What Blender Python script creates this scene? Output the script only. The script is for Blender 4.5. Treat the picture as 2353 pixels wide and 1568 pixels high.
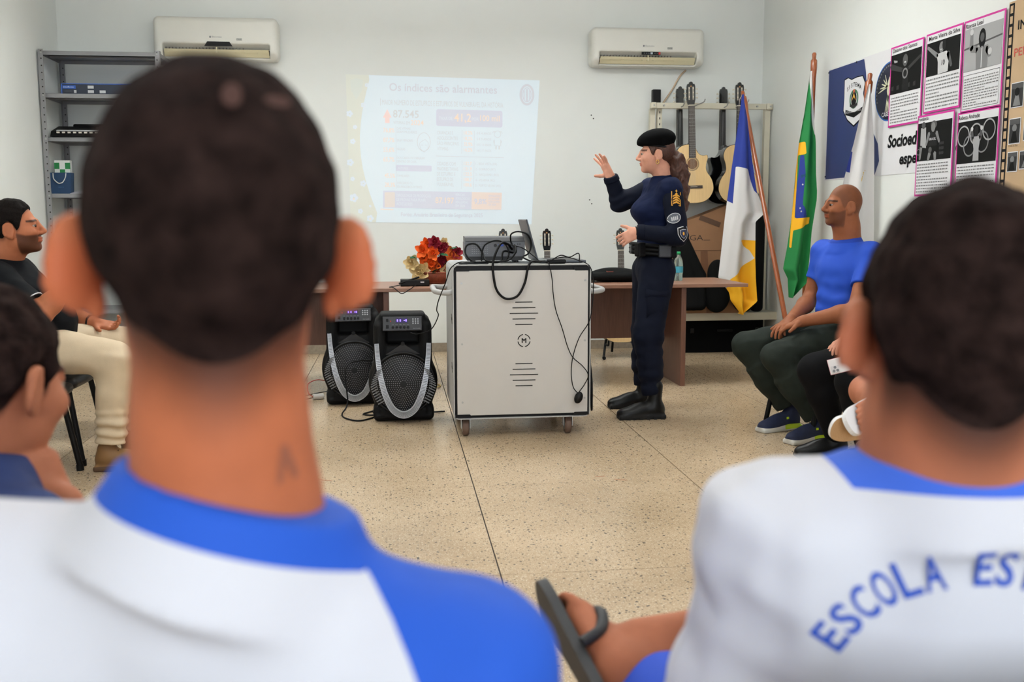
import bpy, bmesh, math, random
import numpy as np
from mathutils import Vector, Matrix
from mathutils.bvhtree import BVHTree

random.seed(7)
SC = bpy.context.scene
COL = SC.collection
PI = math.pi
for _o in list(bpy.data.objects):
    bpy.data.objects.remove(_o, do_unlink=True)

# ------------------------------------------------------------------ camera
_p, _y, _r = [math.radians(a) for a in (7.08, 6.87, -0.17)]
_F = Vector((math.sin(_y) * math.cos(_p), math.cos(_y) * math.cos(_p), -math.sin(_p)))
_R = Vector((math.cos(_y), -math.sin(_y), 0))
_U = _R.cross(_F)
_R, _U = math.cos(_r) * _R + math.sin(_r) * _U, -math.sin(_r) * _R + math.cos(_r) * _U
cam_d = bpy.data.cameras.new('camera')
cam = bpy.data.objects.new('camera', cam_d)
COL.objects.link(cam)
cam.matrix_world = Matrix(((_R.x, _U.x, -_F.x, 0), (_R.y, _U.y, -_F.y, 0), (_R.z, _U.z, -_F.z, 1.19), (0, 0, 0, 1)))
cam_d.sensor_width = 36
cam_d.lens = 2250 / 2353 * 36
cam_d.clip_start = 0.05
cam_d.dof.use_dof = True
cam_d.dof.focus_distance = 5.6
cam_d.dof.aperture_fstop = 4.2
SC.camera = cam

# ------------------------------------------------------------------ light
W = bpy.data.worlds.new('world'); SC.world = W; W.use_nodes = True
W.node_tree.nodes['Background'].inputs[0].default_value = (0.9, 0.95, 1, 1)
W.node_tree.nodes['Background'].inputs[1].default_value = 0.3
SC.view_settings.view_transform = 'Standard'
SC.view_settings.look = 'None'
SC.view_settings.gamma = 1
SC.view_settings.use_curve_mapping = False
SC.view_settings.exposure = 0.0
SC.cycles.max_bounces = 5; SC.cycles.diffuse_bounces = 4; SC.cycles.glossy_bounces = 3; SC.cycles.transmission_bounces = 4; SC.cycles.caustics_reflective = False; SC.cycles.caustics_refractive = False

XL, XR, YB, YF, ZC = -2.76, 3.38, 8.845, -2.6, 3.25   # room: left, right, back, rear wall behind the camera, ceiling
FILL_LAMPS = [(-0.9, 2.6, 22), (1.6, 2.6, 22), (-0.9, 6.3, 40), (1.6, 6.3, 40)]   # added lamps: x, y, watts
WINDOW_FILL_W = 70

# ------------------------------------------------------------------ object helpers
def tag(o, label=None, cat=None, group=None, kind=None):
    if label: o['label'] = label
    if cat: o['category'] = cat
    if group: o['group'] = group
    if kind: o['kind'] = kind
    return o

def thing(name, label, cat, loc=(0, 0, 0), rz=0, group=None):
    o = bpy.data.objects.new(name, None); COL.objects.link(o)
    o.empty_display_size = 0.05
    o.location = loc; o.rotation_euler = (0, 0, rz)
    return tag(o, label, cat, group)

def link(name, me, mat=None, parent=None, loc=None, rot=None):
    o = bpy.data.objects.new(name, me); COL.objects.link(o)
    if mat is not None:
        if isinstance(mat, (list, tuple)):
            if not me.materials:
                for m in mat: me.materials.append(m)
        elif not me.materials: me.materials.append(mat)
    if parent is not None: o.parent = parent
    if loc is not None: o.location = loc
    if rot is not None: o.rotation_euler = rot
    return o

def copy_tree(o, parent=None):
    c = o.copy(); COL.objects.link(c); c.parent = parent
    for ch in [x for x in bpy.data.objects if x.parent == o]:
        copy_tree(ch, c)
    return c

class MB:
    """collects simple solids; build() links them as one mesh object"""
    def __init__(s): s.v = []; s.f = []; s.sm = []; s.mi = []; s.cur = 0
    def add(s, v, f, smooth=False):
        n = len(s.v); s.v += [tuple(p) for p in v]
        s.f += [tuple(i + n for i in q) for q in f]; s.sm += [smooth] * len(f); s.mi += [s.cur] * len(f); return s
    def bm(s, bm, smooth=False):
        bm.verts.index_update()
        v = [tuple(p.co) for p in bm.verts]; f = [[p.index for p in q.verts] for q in bm.faces]
        bm.free(); return s.add(v, f, smooth)
    def box(s, c, d, rot=None, bevel=0, seg=2, smooth=None):
        bm = bmesh.new(); bmesh.ops.create_cube(bm, size=1)
        bmesh.ops.scale(bm, vec=Vector(d), verts=bm.verts)
        if bevel: bmesh.ops.bevel(bm, geom=list(bm.edges), offset=bevel, segments=seg, affect='EDGES', profile=0.5)
        if rot is not None: bmesh.ops.rotate(bm, verts=bm.verts, cent=(0, 0, 0), matrix=rot if isinstance(rot, Matrix) else Matrix.Rotation(rot, 3, 'Z'))
        bmesh.ops.translate(bm, verts=bm.verts, vec=Vector(c))
        return s.bm(bm, bevel >= 0.012 if smooth is None else smooth)
    def cyl(s, a, b, r0, r1=None, n=16, cap=True, smooth=True):
        a, b = Vector(a), Vector(b); r1 = r0 if r1 is None else r1
        d = (b - a).normalized(); t = d.orthogonal().normalized(); u = d.cross(t)
        v = []
        for p, r in ((a, r0), (b, r1)):
            for i in range(n):
                w = 2 * PI * i / n; v.append(p + (t * math.cos(w) + u * math.sin(w)) * r)
        f = [(i, (i + 1) % n, n + (i + 1) % n, n + i) for i in range(n)]
        s.add(v, f, smooth)
        if cap:
            s.add(v[:n], [tuple(range(n))[::-1]], False); s.add(v[n:], [tuple(range(n))], False)
        return s
    def tube(s, pts, r, n=8, cap=True, closed=False, smooth=True):
        pts = [Vector(p) for p in pts]; rr = r if isinstance(r, (list, tuple)) else [r] * len(pts)
        m = len(pts); v = []; t = None
        for i, p in enumerate(pts):
            if closed: d = pts[(i + 1) % m] - pts[i - 1]
            else: d = pts[min(i + 1, m - 1)] - pts[max(i - 1, 0)]
            d = d.normalized() if d.length > 1e-9 else Vector((0, 0, 1))
            t = (d.orthogonal() if t is None else t - d * t.dot(d))
            t = t.normalized() if t.length > 1e-6 else d.orthogonal().normalized()
            u = d.cross(t)
            for k in range(n):
                w = 2 * PI * k / n; v.append(p + (t * math.cos(w) + u * math.sin(w)) * rr[i])
        f = []
        for i in range(m if closed else m - 1):
            j = (i + 1) % m
            for k in range(n): f.append((i * n + k, i * n + (k + 1) % n, j * n + (k + 1) % n, j * n + k))
        s.add(v, f, smooth)
        if cap and not closed:
            s.add(v[:n], [tuple(range(n))[::-1]], False); s.add(v[-n:], [tuple(range(n))], False)
        return s
    def lathe(s, prof, c=(0, 0, 0), n=24, axis='Z', smooth=True):
        v = []; c = Vector(c)
        for r, z in prof:
            for k in range(n):
                w = 2 * PI * k / n; x, y = r * math.cos(w), r * math.sin(w)
                v.append(c + Vector({'Z': (x, y, z), 'Y': (x, z, y), 'X': (z, x, y)}[axis]))
        f = []
        for i in range(len(prof) - 1):
            for k in range(n): f.append((i * n + k, i * n + (k + 1) % n, (i + 1) * n + (k + 1) % n, (i + 1) * n + k))
        return s.add(v, f, smooth)
    def prism(s, poly, o, ex, ey, ez, smooth=False):
        """polygon (2D) in plane ex,ey at o extruded by vector ez"""
        o, ex, ey, ez = Vector(o), Vector(ex), Vector(ey), Vector(ez); n = len(poly)
        a = [o + ex * x + ey * y for x, y in poly]; b = [p + ez for p in a]
        s.add(a + b, [tuple(range(n))[::-1], tuple(range(n, 2 * n))], False)
        s.add(a + b, [(i, (i + 1) % n, n + (i + 1) % n, n + i) for i in range(n)], smooth); return s
    def ball(s, c, r, n=12, m=8):
        r = r if isinstance(r, (tuple, list)) else (r, r, r)
        bm = bmesh.new(); bmesh.ops.create_uvsphere(bm, u_segments=n, v_segments=m, radius=1)
        bmesh.ops.scale(bm, vec=Vector(r), verts=bm.verts); bmesh.ops.translate(bm, verts=bm.verts, vec=Vector(c))
        return s.bm(bm, True)
    def mesh(s, name):
        me = bpy.data.meshes.new(name); me.from_pydata(s.v, [], s.f)
        me.polygons.foreach_set('use_smooth', s.sm)
        if any(s.mi): me.polygons.foreach_set('material_index', s.mi)
        bm = bmesh.new(); bm.from_mesh(me); bmesh.ops.recalc_face_normals(bm, faces=bm.faces); bm.to_mesh(me); bm.free()
        me.update(); return me
    def build(s, name, mat, parent=None, loc=None, rot=None):
        return link(name, s.mesh(name), mat, parent, loc, rot)

def B(c, d, **k): return MB().box(c, d, **k)
def spline(pts, n=8, closed=False):
    """Catmull-Rom through points"""
    P = [Vector(p) for p in pts]; out = []; m = len(P)
    for i in range(m if closed else m - 1):
        p0, p1, p2, p3 = (P[(i - 1) % m] if closed or i > 0 else P[0] * 2 - P[1]), P[i], P[(i + 1) % m], (P[(i + 2) % m] if closed or i + 2 < m else P[-1] * 2 - P[-2])
        for k in range(n):
            t = k / n
            out.append(0.5 * ((2 * p1) + (p2 - p0) * t + (2 * p0 - 5 * p1 + 4 * p2 - p3) * t * t + (3 * p1 - p0 - 3 * p2 + p3) * t ** 3))
    if not closed: out.append(P[-1])
    return out

# ------------------------------------------------------------------ materials
def srgb(c):
    if isinstance(c, str):
        c = c.lstrip('#'); c = [int(c[i:i + 2], 16) for i in (0, 2, 4)]
    c = [x / 255 for x in c]
    return tuple(x / 12.92 if x <= 0.04045 else ((x + 0.055) / 1.055) ** 2.4 for x in c) + (1,)

MATS = {}
def mat(name, col, rough=0.6, metal=0, var=0.0, vscale=8, bump=0, bscale=60, spec=0.5, emit=None, estr=0, coat=0, alpha=1, trans=0, attr=None, sss=0, stretch=None, sheen=0):
    """procedural principled material: noise colour variation + noise bump"""
    if name in MATS: return MATS[name]
    m = bpy.data.materials.new(name); m.use_nodes = True; nt = m.node_tree; N = nt.nodes; L = nt.links
    b = N['Principled BSDF']; c = srgb(col) if not (isinstance(col, tuple) and len(col) == 4) else col
    b.inputs['Base Color'].default_value = c
    b.inputs['Roughness'].default_value = rough; b.inputs['Metallic'].default_value = metal
    b.inputs['Specular IOR Level'].default_value = spec
    b.inputs['Coat Weight'].default_value = coat; b.inputs['Alpha'].default_value = alpha
    b.inputs['Transmission Weight'].default_value = trans
    if sheen: b.inputs['Sheen Weight'].default_value = sheen
    if sss:
        b.inputs['Subsurface Weight'].default_value = sss; b.inputs['Subsurface Radius'].default_value = (1.0, 0.35, 0.2); b.inputs['Subsurface Scale'].default_value = 0.008
    if emit is not None:
        b.inputs['Emission Color'].default_value = srgb(emit); b.inputs['Emission Strength'].default_value = estr; m.cycles.emission_sampling = 'NONE'   # seen and bounced, but not sampled as a lamp
    tc = N.new('ShaderNodeTexCoord'); vec = tc.outputs['Object']
    if stretch:
        mp = N.new('ShaderNodeMapping'); mp.inputs['Scale'].default_value = stretch; L.new(vec, mp.inputs['Vector']); vec = mp.outputs['Vector']
    base = None
    if attr:
        a = N.new('ShaderNodeAttribute'); a.attribute_name = attr; base = a.outputs['Color']
    if var:
        n = N.new('ShaderNodeTexNoise'); n.inputs['Scale'].default_value = vscale; n.inputs['Detail'].default_value = 4; L.new(vec, n.inputs['Vector'])
        mr = N.new('ShaderNodeMapRange'); mr.inputs['From Min'].default_value = 0.3; mr.inputs['From Max'].default_value = 0.7
        mr.inputs['To Min'].default_value = 1 - var; mr.inputs['To Max'].default_value = 1 + var; L.new(n.outputs['Fac'], mr.inputs['Value'])
        mx = N.new('ShaderNodeMix'); mx.data_type = 'RGBA'; mx.blend_type = 'MULTIPLY'; mx.inputs[0].default_value = 1
        if base is not None: L.new(base, mx.inputs[6])
        else: mx.inputs[6].default_value = c
        L.new(mr.outputs[0], mx.inputs[7]); base = mx.outputs[2]
    if base is not None: L.new(base, b.inputs['Base Color'])
    if bump:
        n2 = N.new('ShaderNodeTexNoise'); n2.inputs['Scale'].default_value = bscale; n2.inputs['Detail'].default_value = 3; L.new(vec, n2.inputs['Vector'])
        bp = N.new('ShaderNodeBump'); bp.inputs['Strength'].default_value = min(1, bump); bp.inputs['Distance'].default_value = 0.004; L.new(n2.outputs['Fac'], bp.inputs['Height']); L.new(bp.outputs[0], b.inputs['Normal'])
    MATS[name] = m; return m

# ------------------------------------------------------------------ lettering (font outlines turned into meshes while the scene is still light)
_TXT = {}
def text_data(s, off=0.0, align='LEFT'):
    k = (s, off, align)
    if k not in _TXT:
        cu = bpy.data.curves.new('lettering', 'FONT'); cu.body = s; cu.size = 1; cu.offset = off; cu.align_x = align; cu.resolution_u = 3
        o = bpy.data.objects.new('lettering', cu); COL.objects.link(o)
        dg = bpy.context.evaluated_depsgraph_get(); me = bpy.data.meshes.new_from_object(o.evaluated_get(dg))
        v = [tuple(p.co) for p in me.vertices]; f = [tuple(p.vertices) for p in me.polygons]
        bpy.data.objects.remove(o, do_unlink=True); bpy.data.curves.remove(cu); bpy.data.meshes.remove(me)
        _TXT[k] = (v, f)
    return _TXT[k]

def text_into(mb, s, o, ex, ey, width=None, height=None, off=0.0, align='LEFT', slant=0):
    """flat lettering added to mb; the cap height / total width are fitted to the numbers given"""
    v, f = text_data(s, off, 'LEFT')
    if not v: return
    xs = [p[0] for p in v]; x0, x1 = min(xs), max(xs)
    sy = (height or 1) / 0.72; sx = (width / (x1 - x0)) if width else sy
    w = (x1 - x0) * sx; sh = {'LEFT': 0, 'CENTER': -w / 2, 'RIGHT': -w}[align]
    o, ex, ey = Vector(o), Vector(ex), Vector(ey)
    mb.add([o + ex * ((p[0] - x0) * sx + sh + slant * p[1] * sy) + ey * (p[1] * sy) for p in v], f)
# ------------------------------------------------------------------ soft solids: smooth unions of simple shapes, meshed with surface nets
A3 = lambda *p: np.array(p, dtype=np.float64)
def vec(p): return np.array(tuple(p), dtype=np.float64)
def nrm(v): v = vec(v); return v / (np.linalg.norm(v) + 1e-12)
def frame(fwd, up):
    """columns right, forward, up"""
    u = nrm(up); f = vec(fwd); f = nrm(f - u * f.dot(u)); return np.stack([np.cross(f, u), f, u], 1)
def rotm(axis, deg):
    return np.array(Matrix.Rotation(math.radians(deg), 3, Vector(axis)))

class Soft:
    def __init__(s, h): s.h = h; s.ops = []; s.disp = None
    def _add(s, fn, lo, hi, k, op): s.ops.append((fn, vec(lo), vec(hi), k, op)); return s
    def ell(s, c, r, R=None, k=0.02, op='u'):
        c = vec(c); r = vec(r if hasattr(r, '__len__') else (r, r, r)); R = np.eye(3) if R is None else R
        ext = np.sqrt(((R * r) ** 2).sum(1))
        def fn(P):
            q = (P - c) @ R; k0 = np.sqrt(((q / r) ** 2).sum(-1)); k1 = np.sqrt(((q / (r * r)) ** 2).sum(-1))
            return k0 * (k0 - 1) / np.maximum(k1, 1e-9)
        return s._add(fn, c - ext, c + ext, k, op)
    def cap(s, a, b, r0, r1=None, k=0.02, op='u'):
        a, b = vec(a), vec(b); r1 = r0 if r1 is None else r1; ab = b - a; L2 = max(ab.dot(ab), 1e-12)
        def fn(P):
            d = P - a; t = np.clip(d @ ab / L2, 0, 1); return np.linalg.norm(d - t[..., None] * ab, axis=-1) - (r0 + (r1 - r0) * t)
        return s._add(fn, np.minimum(a - r0, b - r1), np.maximum(a + r0, b + r1), k, op)
    def chain(s, pts, rad, k=0.02, op='u'):
        for i in range(len(pts) - 1): s.cap(pts[i], pts[i + 1], rad[i], rad[i + 1], k, op)
        return s
    def cone(s, a, b, r0, r1, k=0.01, op='u', squash=None, rnd=0.006):
        """tapered cylinder with flat ends (sleeve, trouser leg); squash=(axis, factor)"""
        a, b = vec(a), vec(b); ab = b - a; L = np.linalg.norm(ab); ax = ab / L
        def fn(P):
            d = P - a; t = d @ ax; q = d - t[..., None] * ax
            if squash is not None:
                sx = vec(squash[0]); q = q + (q @ sx)[..., None] * sx * (1 / squash[1] - 1)
            dr = np.linalg.norm(q, axis=-1) - (r0 + (r1 - r0) * np.clip(t / L, 0, 1)) + rnd; da = np.abs(t - L / 2) - L / 2 + rnd
            return np.minimum(np.maximum(dr, da), 0) + np.hypot(np.maximum(dr, 0), np.maximum(da, 0)) - rnd
        m = max(r0, r1); return s._add(fn, np.minimum(a, b) - m, np.maximum(a, b) + m, k, op)
    def box(s, c, d, R=None, rnd=0.01, k=0.01, op='u'):
        c = vec(c); d = vec(d) / 2 - rnd; R = np.eye(3) if R is None else R; ext = (np.abs(R) * (d + rnd)).sum(1)
        def fn(P):
            q = np.abs((P - c) @ R) - d; return np.linalg.norm(np.maximum(q, 0), axis=-1) + np.minimum(q.max(-1), 0) - rnd
        return s._add(fn, c - ext, c + ext, k, op)
    def mesh(s):
        h = s.h; us = [o for o in s.ops if o[4] == 'u']
        lo = np.min([o[1] for o in us], 0) - 4 * h; hi = np.max([o[2] for o in us], 0) + 4 * h
        n = np.ceil((hi - lo) / h).astype(int) + 1; G = np.full(n, 0.5, dtype=np.float32)
        for fn, a, b, k, op in s.ops:
            m = k + 3 * h
            i0 = np.maximum(np.floor((a - m - lo) / h).astype(int), 0); i1 = np.minimum(np.ceil((b + m - lo) / h).astype(int) + 1, n)
            if (i1 <= i0).any(): continue
            ax = [lo[q] + h * np.arange(i0[q], i1[q]) for q in range(3)]
            P = np.stack(np.meshgrid(*ax, indexing='ij'), -1); d = fn(P).astype(np.float32)
            sl = tuple(slice(i0[q], i1[q]) for q in range(3)); g = G[sl]
            if op == 'u':
                w = np.clip(0.5 + 0.5 * (g - d) / k, 0, 1); G[sl] = g + (d - g) * w - k * w * (1 - w)
            elif op == 's':
                w = np.clip(0.5 - 0.5 * (g + d) / k, 0, 1); G[sl] = g + (-d - g) * w + k * w * (1 - w)
        if s.disp is not None:
            idx = np.argwhere(np.abs(G) < 4 * h); P = lo + idx * h; G[tuple(idx.T)] += s.disp(P).astype(np.float32)
        return nets(G, lo, h)

def nets(G, lo, h):
    neg = G < 0
    c = [neg[:-1, :-1, :-1], neg[1:, :-1, :-1], neg[:-1, 1:, :-1], neg[1:, 1:, :-1], neg[:-1, :-1, 1:], neg[1:, :-1, 1:], neg[:-1, 1:, 1:], neg[1:, 1:, 1:]]
    cnt = sum(x.astype(np.int8) for x in c); act = (cnt > 0) & (cnt < 8); idx = np.argwhere(act)
    ids = np.full(act.shape, -1, dtype=np.int32); ids[act] = np.arange(len(idx))
    off = np.array([[i & 1, (i >> 1) & 1, (i >> 2) & 1] for i in range(8)])
    V = np.stack([G[tuple((idx + off[q]).T)] for q in range(8)], 1).astype(np.float64)
    acc = np.zeros((len(idx), 3)); num = np.zeros(len(idx))
    for a in range(8):
        for bit in (1, 2, 4):
            if a & bit: continue
            b = a | bit; va, vb = V[:, a], V[:, b]; m = (va < 0) != (vb < 0)
            t = np.where(m, va / np.where(m, va - vb, 1), 0)[:, None]
            acc += np.where(m[:, None], off[a] + (off[b] - off[a]) * t, 0); num += m
    v = lo + (idx + acc / num[:, None]) * h
    Q = []
    for ax in range(3):
        s0 = [slice(None)] * 3; s1 = [slice(None)] * 3; s0[ax] = slice(0, -1); s1[ax] = slice(1, None)
        ch = neg[tuple(s0)] != neg[tuple(s1)]; e = np.argwhere(ch)
        o1, o2 = [q for q in range(3) if q != ax]
        e = e[(e[:, o1] > 0) & (e[:, o2] > 0) & (e[:, o1] < G.shape[o1] - 1) & (e[:, o2] < G.shape[o2] - 1)]
        fl = neg[tuple(e.T)]
        def cell(d1, d2):
            q = e.copy(); q[:, o1] -= d1; q[:, o2] -= d2; return ids[tuple(q.T)]
        q = np.stack([cell(1, 1), cell(0, 1), cell(0, 0), cell(1, 0)], 1)
        flip = fl if ax != 1 else ~fl
        q[~flip] = q[~flip][:, ::-1]; Q.append(q)
    q = np.concatenate(Q); q = q[(q >= 0).all(1)]
    return v, np.concatenate([q[:, [0, 1, 2]], q[:, [0, 2, 3]]])

def tri_normals(v, t):
    n = np.cross(v[t[:, 1]] - v[t[:, 0]], v[t[:, 2]] - v[t[:, 0]]); out = np.zeros_like(v)
    for q in range(3): np.add.at(out, t[:, q], n)
    return out / (np.linalg.norm(out, axis=1)[:, None] + 1e-12)

def relax(v, t, it=2, w=0.5):
    e = np.concatenate([t[:, [0, 1]], t[:, [1, 2]], t[:, [2, 0]]]); e = np.concatenate([e, e[:, ::-1]])
    dg = np.bincount(e[:, 0], minlength=len(v))[:, None]
    for _ in range(it):
        a = np.zeros_like(v); 
        for q in range(3): a[:, q] = np.bincount(e[:, 0], weights=v[e[:, 1], q], minlength=len(v))
        v = v + w * (a / np.maximum(dg, 1) - v)
    return v

def compact(v, t, *at):
    u, inv = np.unique(t, return_inverse=True); return (v[u], inv.reshape(-1, 3)) + tuple(a[u] for a in at)

def split(v, t, f):
    """cut a triangle mesh along f = 0: returns (f > 0 side), (f < 0 side) with clean edges"""
    f = np.where(np.abs(f) < 1e-7, 1e-7, f); s = f > 0; k = s[t].sum(1)
    newv = []; key = {}
    nv = len(v)
    def cut(a, b):
        q = (a, b) if a < b else (b, a)
        if q not in key:
            w = f[a] / (f[a] - f[b]); key[q] = nv + len(newv); newv.append(v[a] + (v[b] - v[a]) * w)
        return key[q]
    P = [t[k == 3]]; M = [t[k == 0]]; pp = []; mm = []
    for tri in t[(k == 1) | (k == 2)]:
        g = [bool(s[i]) for i in tri]; lone = g.index(True) if sum(g) == 1 else g.index(False)
        a, b, c = int(tri[lone]), int(tri[(lone + 1) % 3]), int(tri[(lone + 2) % 3]); ab, ac = cut(a, b), cut(a, c)
        one, two = [(a, ab, ac)], [(ab, b, c), (ab, c, ac)]
        (pp if g[lone] else mm).extend(one); (mm if g[lone] else pp).extend(two)
    vv = np.concatenate([v, np.array(newv).reshape(-1, 3)])
    P = np.concatenate([P[0], np.array(pp, dtype=int).reshape(-1, 3)]); M = np.concatenate([M[0], np.array(mm, dtype=int).reshape(-1, 3)])
    return compact(vv, P), compact(vv, M)

def tri_mesh(name, v, t, col=None, smooth=True):
    me = bpy.data.meshes.new(name); me.vertices.add(len(v)); me.vertices.foreach_set('co', np.asarray(v, dtype=np.float32).ravel())
    me.loops.add(3 * len(t)); me.loops.foreach_set('vertex_index', np.asarray(t, dtype=np.int32).ravel())
    me.polygons.add(len(t)); me.polygons.foreach_set('loop_start', np.arange(0, 3 * len(t), 3, dtype=np.int32))
    me.polygons.foreach_set('use_smooth', np.full(len(t), smooth)); me.update(calc_edges=True); me.validate()
    if col is not None:
        a = me.color_attributes.new('tint', 'FLOAT_COLOR', 'POINT'); c = np.ones((len(v), 4), dtype=np.float32); c[:, :3] = col; a.data.foreach_set('color', c.ravel())
    return me

def tri_obj(name, vt, m, parent=None, col=None):
    return link(name, tri_mesh(name, vt[0], vt[1], col), m, parent)

def wob(P, s, seed=0):
    """cheap smooth noise in [-1,1], feature size about 1/s"""
    a = P * s; o = seed * 1.7
    return (np.sin(a[:, 0] * 1.9 + 1.3 * np.sin(a[:, 1] * 1.1 + o) + o) + np.sin(a[:, 1] * 2.1 + 1.1 * np.sin(a[:, 2] * 1.3 + 2 * o) + 1.7) + np.sin(a[:, 2] * 1.7 + 1.2 * np.sin(a[:, 0] * 0.9 + o) + 4.1)) / 3
def sstep(a, b, x): t = np.clip((x - a) / (b - a), 0, 1); return t * t * (3 - 2 * t)
# ------------------------------------------------------------------ room shell
WALLM = mat('wall_paint', (232, 235, 231), 0.75, var=0.025, vscale=1.3, bump=0.05, bscale=25)
def struct(name, mb, m, label=None):
    o = mb.build(name, m); o['kind'] = 'structure'
    if label: o['label'] = label
    return o
cx, cy = (XL + XR) / 2, (YB + YF) / 2; T = 0.12
struct('wall_back', B((cx, YB + T / 2, ZC / 2), (XR - XL + 2 * T, T, ZC)), WALLM, 'off white painted wall behind the projected slide')
struct('wall_left', B((XL - T / 2, cy, ZC / 2), (T, YB - YF, ZC)), WALLM, 'off white painted wall behind the steel shelving')
struct('wall_right', B((XR + T / 2, cy, ZC / 2), (T, YB - YF, ZC)), WALLM, 'off white painted wall carrying the posters')
struct('wall_rear', B((cx, YF - T / 2, ZC / 2), (XR - XL + 2 * T, T, ZC)), WALLM)
struct('ceiling', B((cx, cy, ZC + T / 2), (XR - XL, YB - YF, T)), mat('ceiling_paint', (242, 242, 240), 0.8))

# terrazzo floor: slabs between dark joint strips
def terrazzo():
    m = bpy.data.materials.new('terrazzo'); m.use_nodes = True; nt = m.node_tree; N, L = nt.nodes, nt.links; b = N['Principled BSDF']
    g = N.new('ShaderNodeNewGeometry')
    n1 = N.new('ShaderNodeTexNoise'); n1.inputs['Scale'].default_value = 1.6; n1.inputs['Detail'].default_value = 5; L.new(g.outputs['Position'], n1.inputs['Vector'])
    r1 = N.new('ShaderNodeValToRGB'); r1.color_ramp.elements[0].color = srgb((176, 152, 122)); r1.color_ramp.elements[1].color = srgb((196, 172, 142)); r1.color_ramp.elements[0].position = 0.35; r1.color_ramp.elements[1].position = 0.65
    L.new(n1.outputs['Fac'], r1.inputs['Fac'])
    prev = r1.outputs[0]
    for sc, thr, col, mn in ((190, 0.32, (222, 206, 180), .5), (120, 0.30, (142, 122, 98), .55), (70, 0.26, (112, 100, 86), .62), (42, 0.2, (84, 78, 72), .68)):
        v = N.new('ShaderNodeTexVoronoi'); v.inputs['Scale'].default_value = sc; L.new(g.outputs['Position'], v.inputs['Vector'])
        # chips: cell centres of some cells only
        c1 = N.new('ShaderNodeMath'); c1.operation = 'LESS_THAN'; c1.inputs[1].default_value = thr; L.new(v.outputs['Distance'], c1.inputs[0])
        sp = N.new('ShaderNodeSeparateColor'); L.new(v.outputs['Color'], sp.inputs[0])
        c2 = N.new('ShaderNodeMath'); c2.operation = 'GREATER_THAN'; c2.inputs[1].default_value = mn; L.new(sp.outputs[0], c2.inputs[0])
        mu = N.new('ShaderNodeMath'); mu.operation = 'MULTIPLY'; L.new(c1.outputs[0], mu.inputs[0]); L.new(c2.outputs[0], mu.inputs[1])
        mx = N.new('ShaderNodeMix'); mx.data_type = 'RGBA'; L.new(mu.outputs[0], mx.inputs[0]); L.new(prev, mx.inputs[6]); mx.inputs[7].default_value = srgb(col); prev = mx.outputs[2]
    L.new(prev, b.inputs['Base Color']); b.inputs['Roughness'].default_value = 0.27; b.inputs['Specular IOR Level'].default_value = 0.4
    return m
TERR = terrazzo()
fl = struct('floor', B((cx, cy, -0.03), (XR - XL, YB - YF, 0.05)), mat('joint_strip', (52, 44, 38), 0.7), 'beige speckled terrazzo floor in large slabs')
xs = [XL, -1.68, -0.67, 0.34, 1.337, 2.355, XR]; ys = [YF, -1.3, -0.2, 0.93, 2.05, 3.16, 4.276, 5.41, 6.386, 7.381, 8.3, YB]
for i in range(len(xs) - 1):
    for j in range(len(ys) - 1):
        x0, x1, y0, y1 = xs[i] + 0.0026, xs[i + 1] - 0.0026, ys[j] + 0.0014, ys[j + 1] - 0.0014
        B(((x0 + x1) / 2, (y0 + y1) / 2, -0.0035), (x1 - x0, y1 - y0, 0.007)).build('slab', TERR, fl)
STONE = mat('skirting_stone', (142, 130, 114), 0.6, var=0.15, vscale=40)
struct('baseboard_back', B((cx, YB - 0.008, 0.04), (XR - XL, 0.016, 0.078)), STONE)
struct('baseboard_left', B((XL + 0.008, cy, 0.04), (0.016, YB - YF - .04, 0.078)), STONE)
struct('baseboard_right', B((XR - 0.008, cy, 0.04), (0.016, YB - YF - .04, 0.078)), STONE)

# added tube lamps, unseen above the frame, standing in for bounced flash
LAMPHOUSE = mat('lamp_housing', (235, 235, 235), 0.5)
for i, (lx, ly, lw) in enumerate(FILL_LAMPS):
    t = thing('added_ceiling_lamp', 'added white hanging lamp with two tubes, unseen above the frame', 'lamp', (lx, ly, ZC - .42), 0, 'added ceiling lamps')
    for s in (-1, 1): MB().cyl((s * .5, 0, 0), (s * .5, 0, .42), .004, n=6).build('suspension_rod', LAMPHOUSE, t)
    B((0, 0, -0.02), (1.25, 0.06, 0.03), bevel=0.008).build('housing', LAMPHOUSE, t)
    for s in (-1, 1): MB().cyl((-0.6, s * .07, -.07), (0.6, s * .07, -.07), .016, n=12).build('tube', mat('fill_tube', (255, 255, 255), 0.4, emit=(255, 250, 240), estr=4), t)
    ld = bpy.data.lights.new('fill_downlight', 'AREA'); ld.shape = 'RECTANGLE'; ld.size = 1.2; ld.size_y = 0.3; ld.energy = lw; ld.color = (.96, .995, 1)
    lo = bpy.data.objects.new('fill_downlight', ld); COL.objects.link(lo); lo.parent = t; lo.location = (0, 0, -0.1)
    ld2 = ld.copy(); ld.energy = lw * .16; ld2.energy = lw * 1.75; lo = bpy.data.objects.new('bounce_uplight', ld2); COL.objects.link(lo); lo.parent = t; lo.location = (0, 0, 0.02); lo.rotation_euler = (PI, 0, 0)  # uplight added so the ceiling bounce brightens the upper walls
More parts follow.
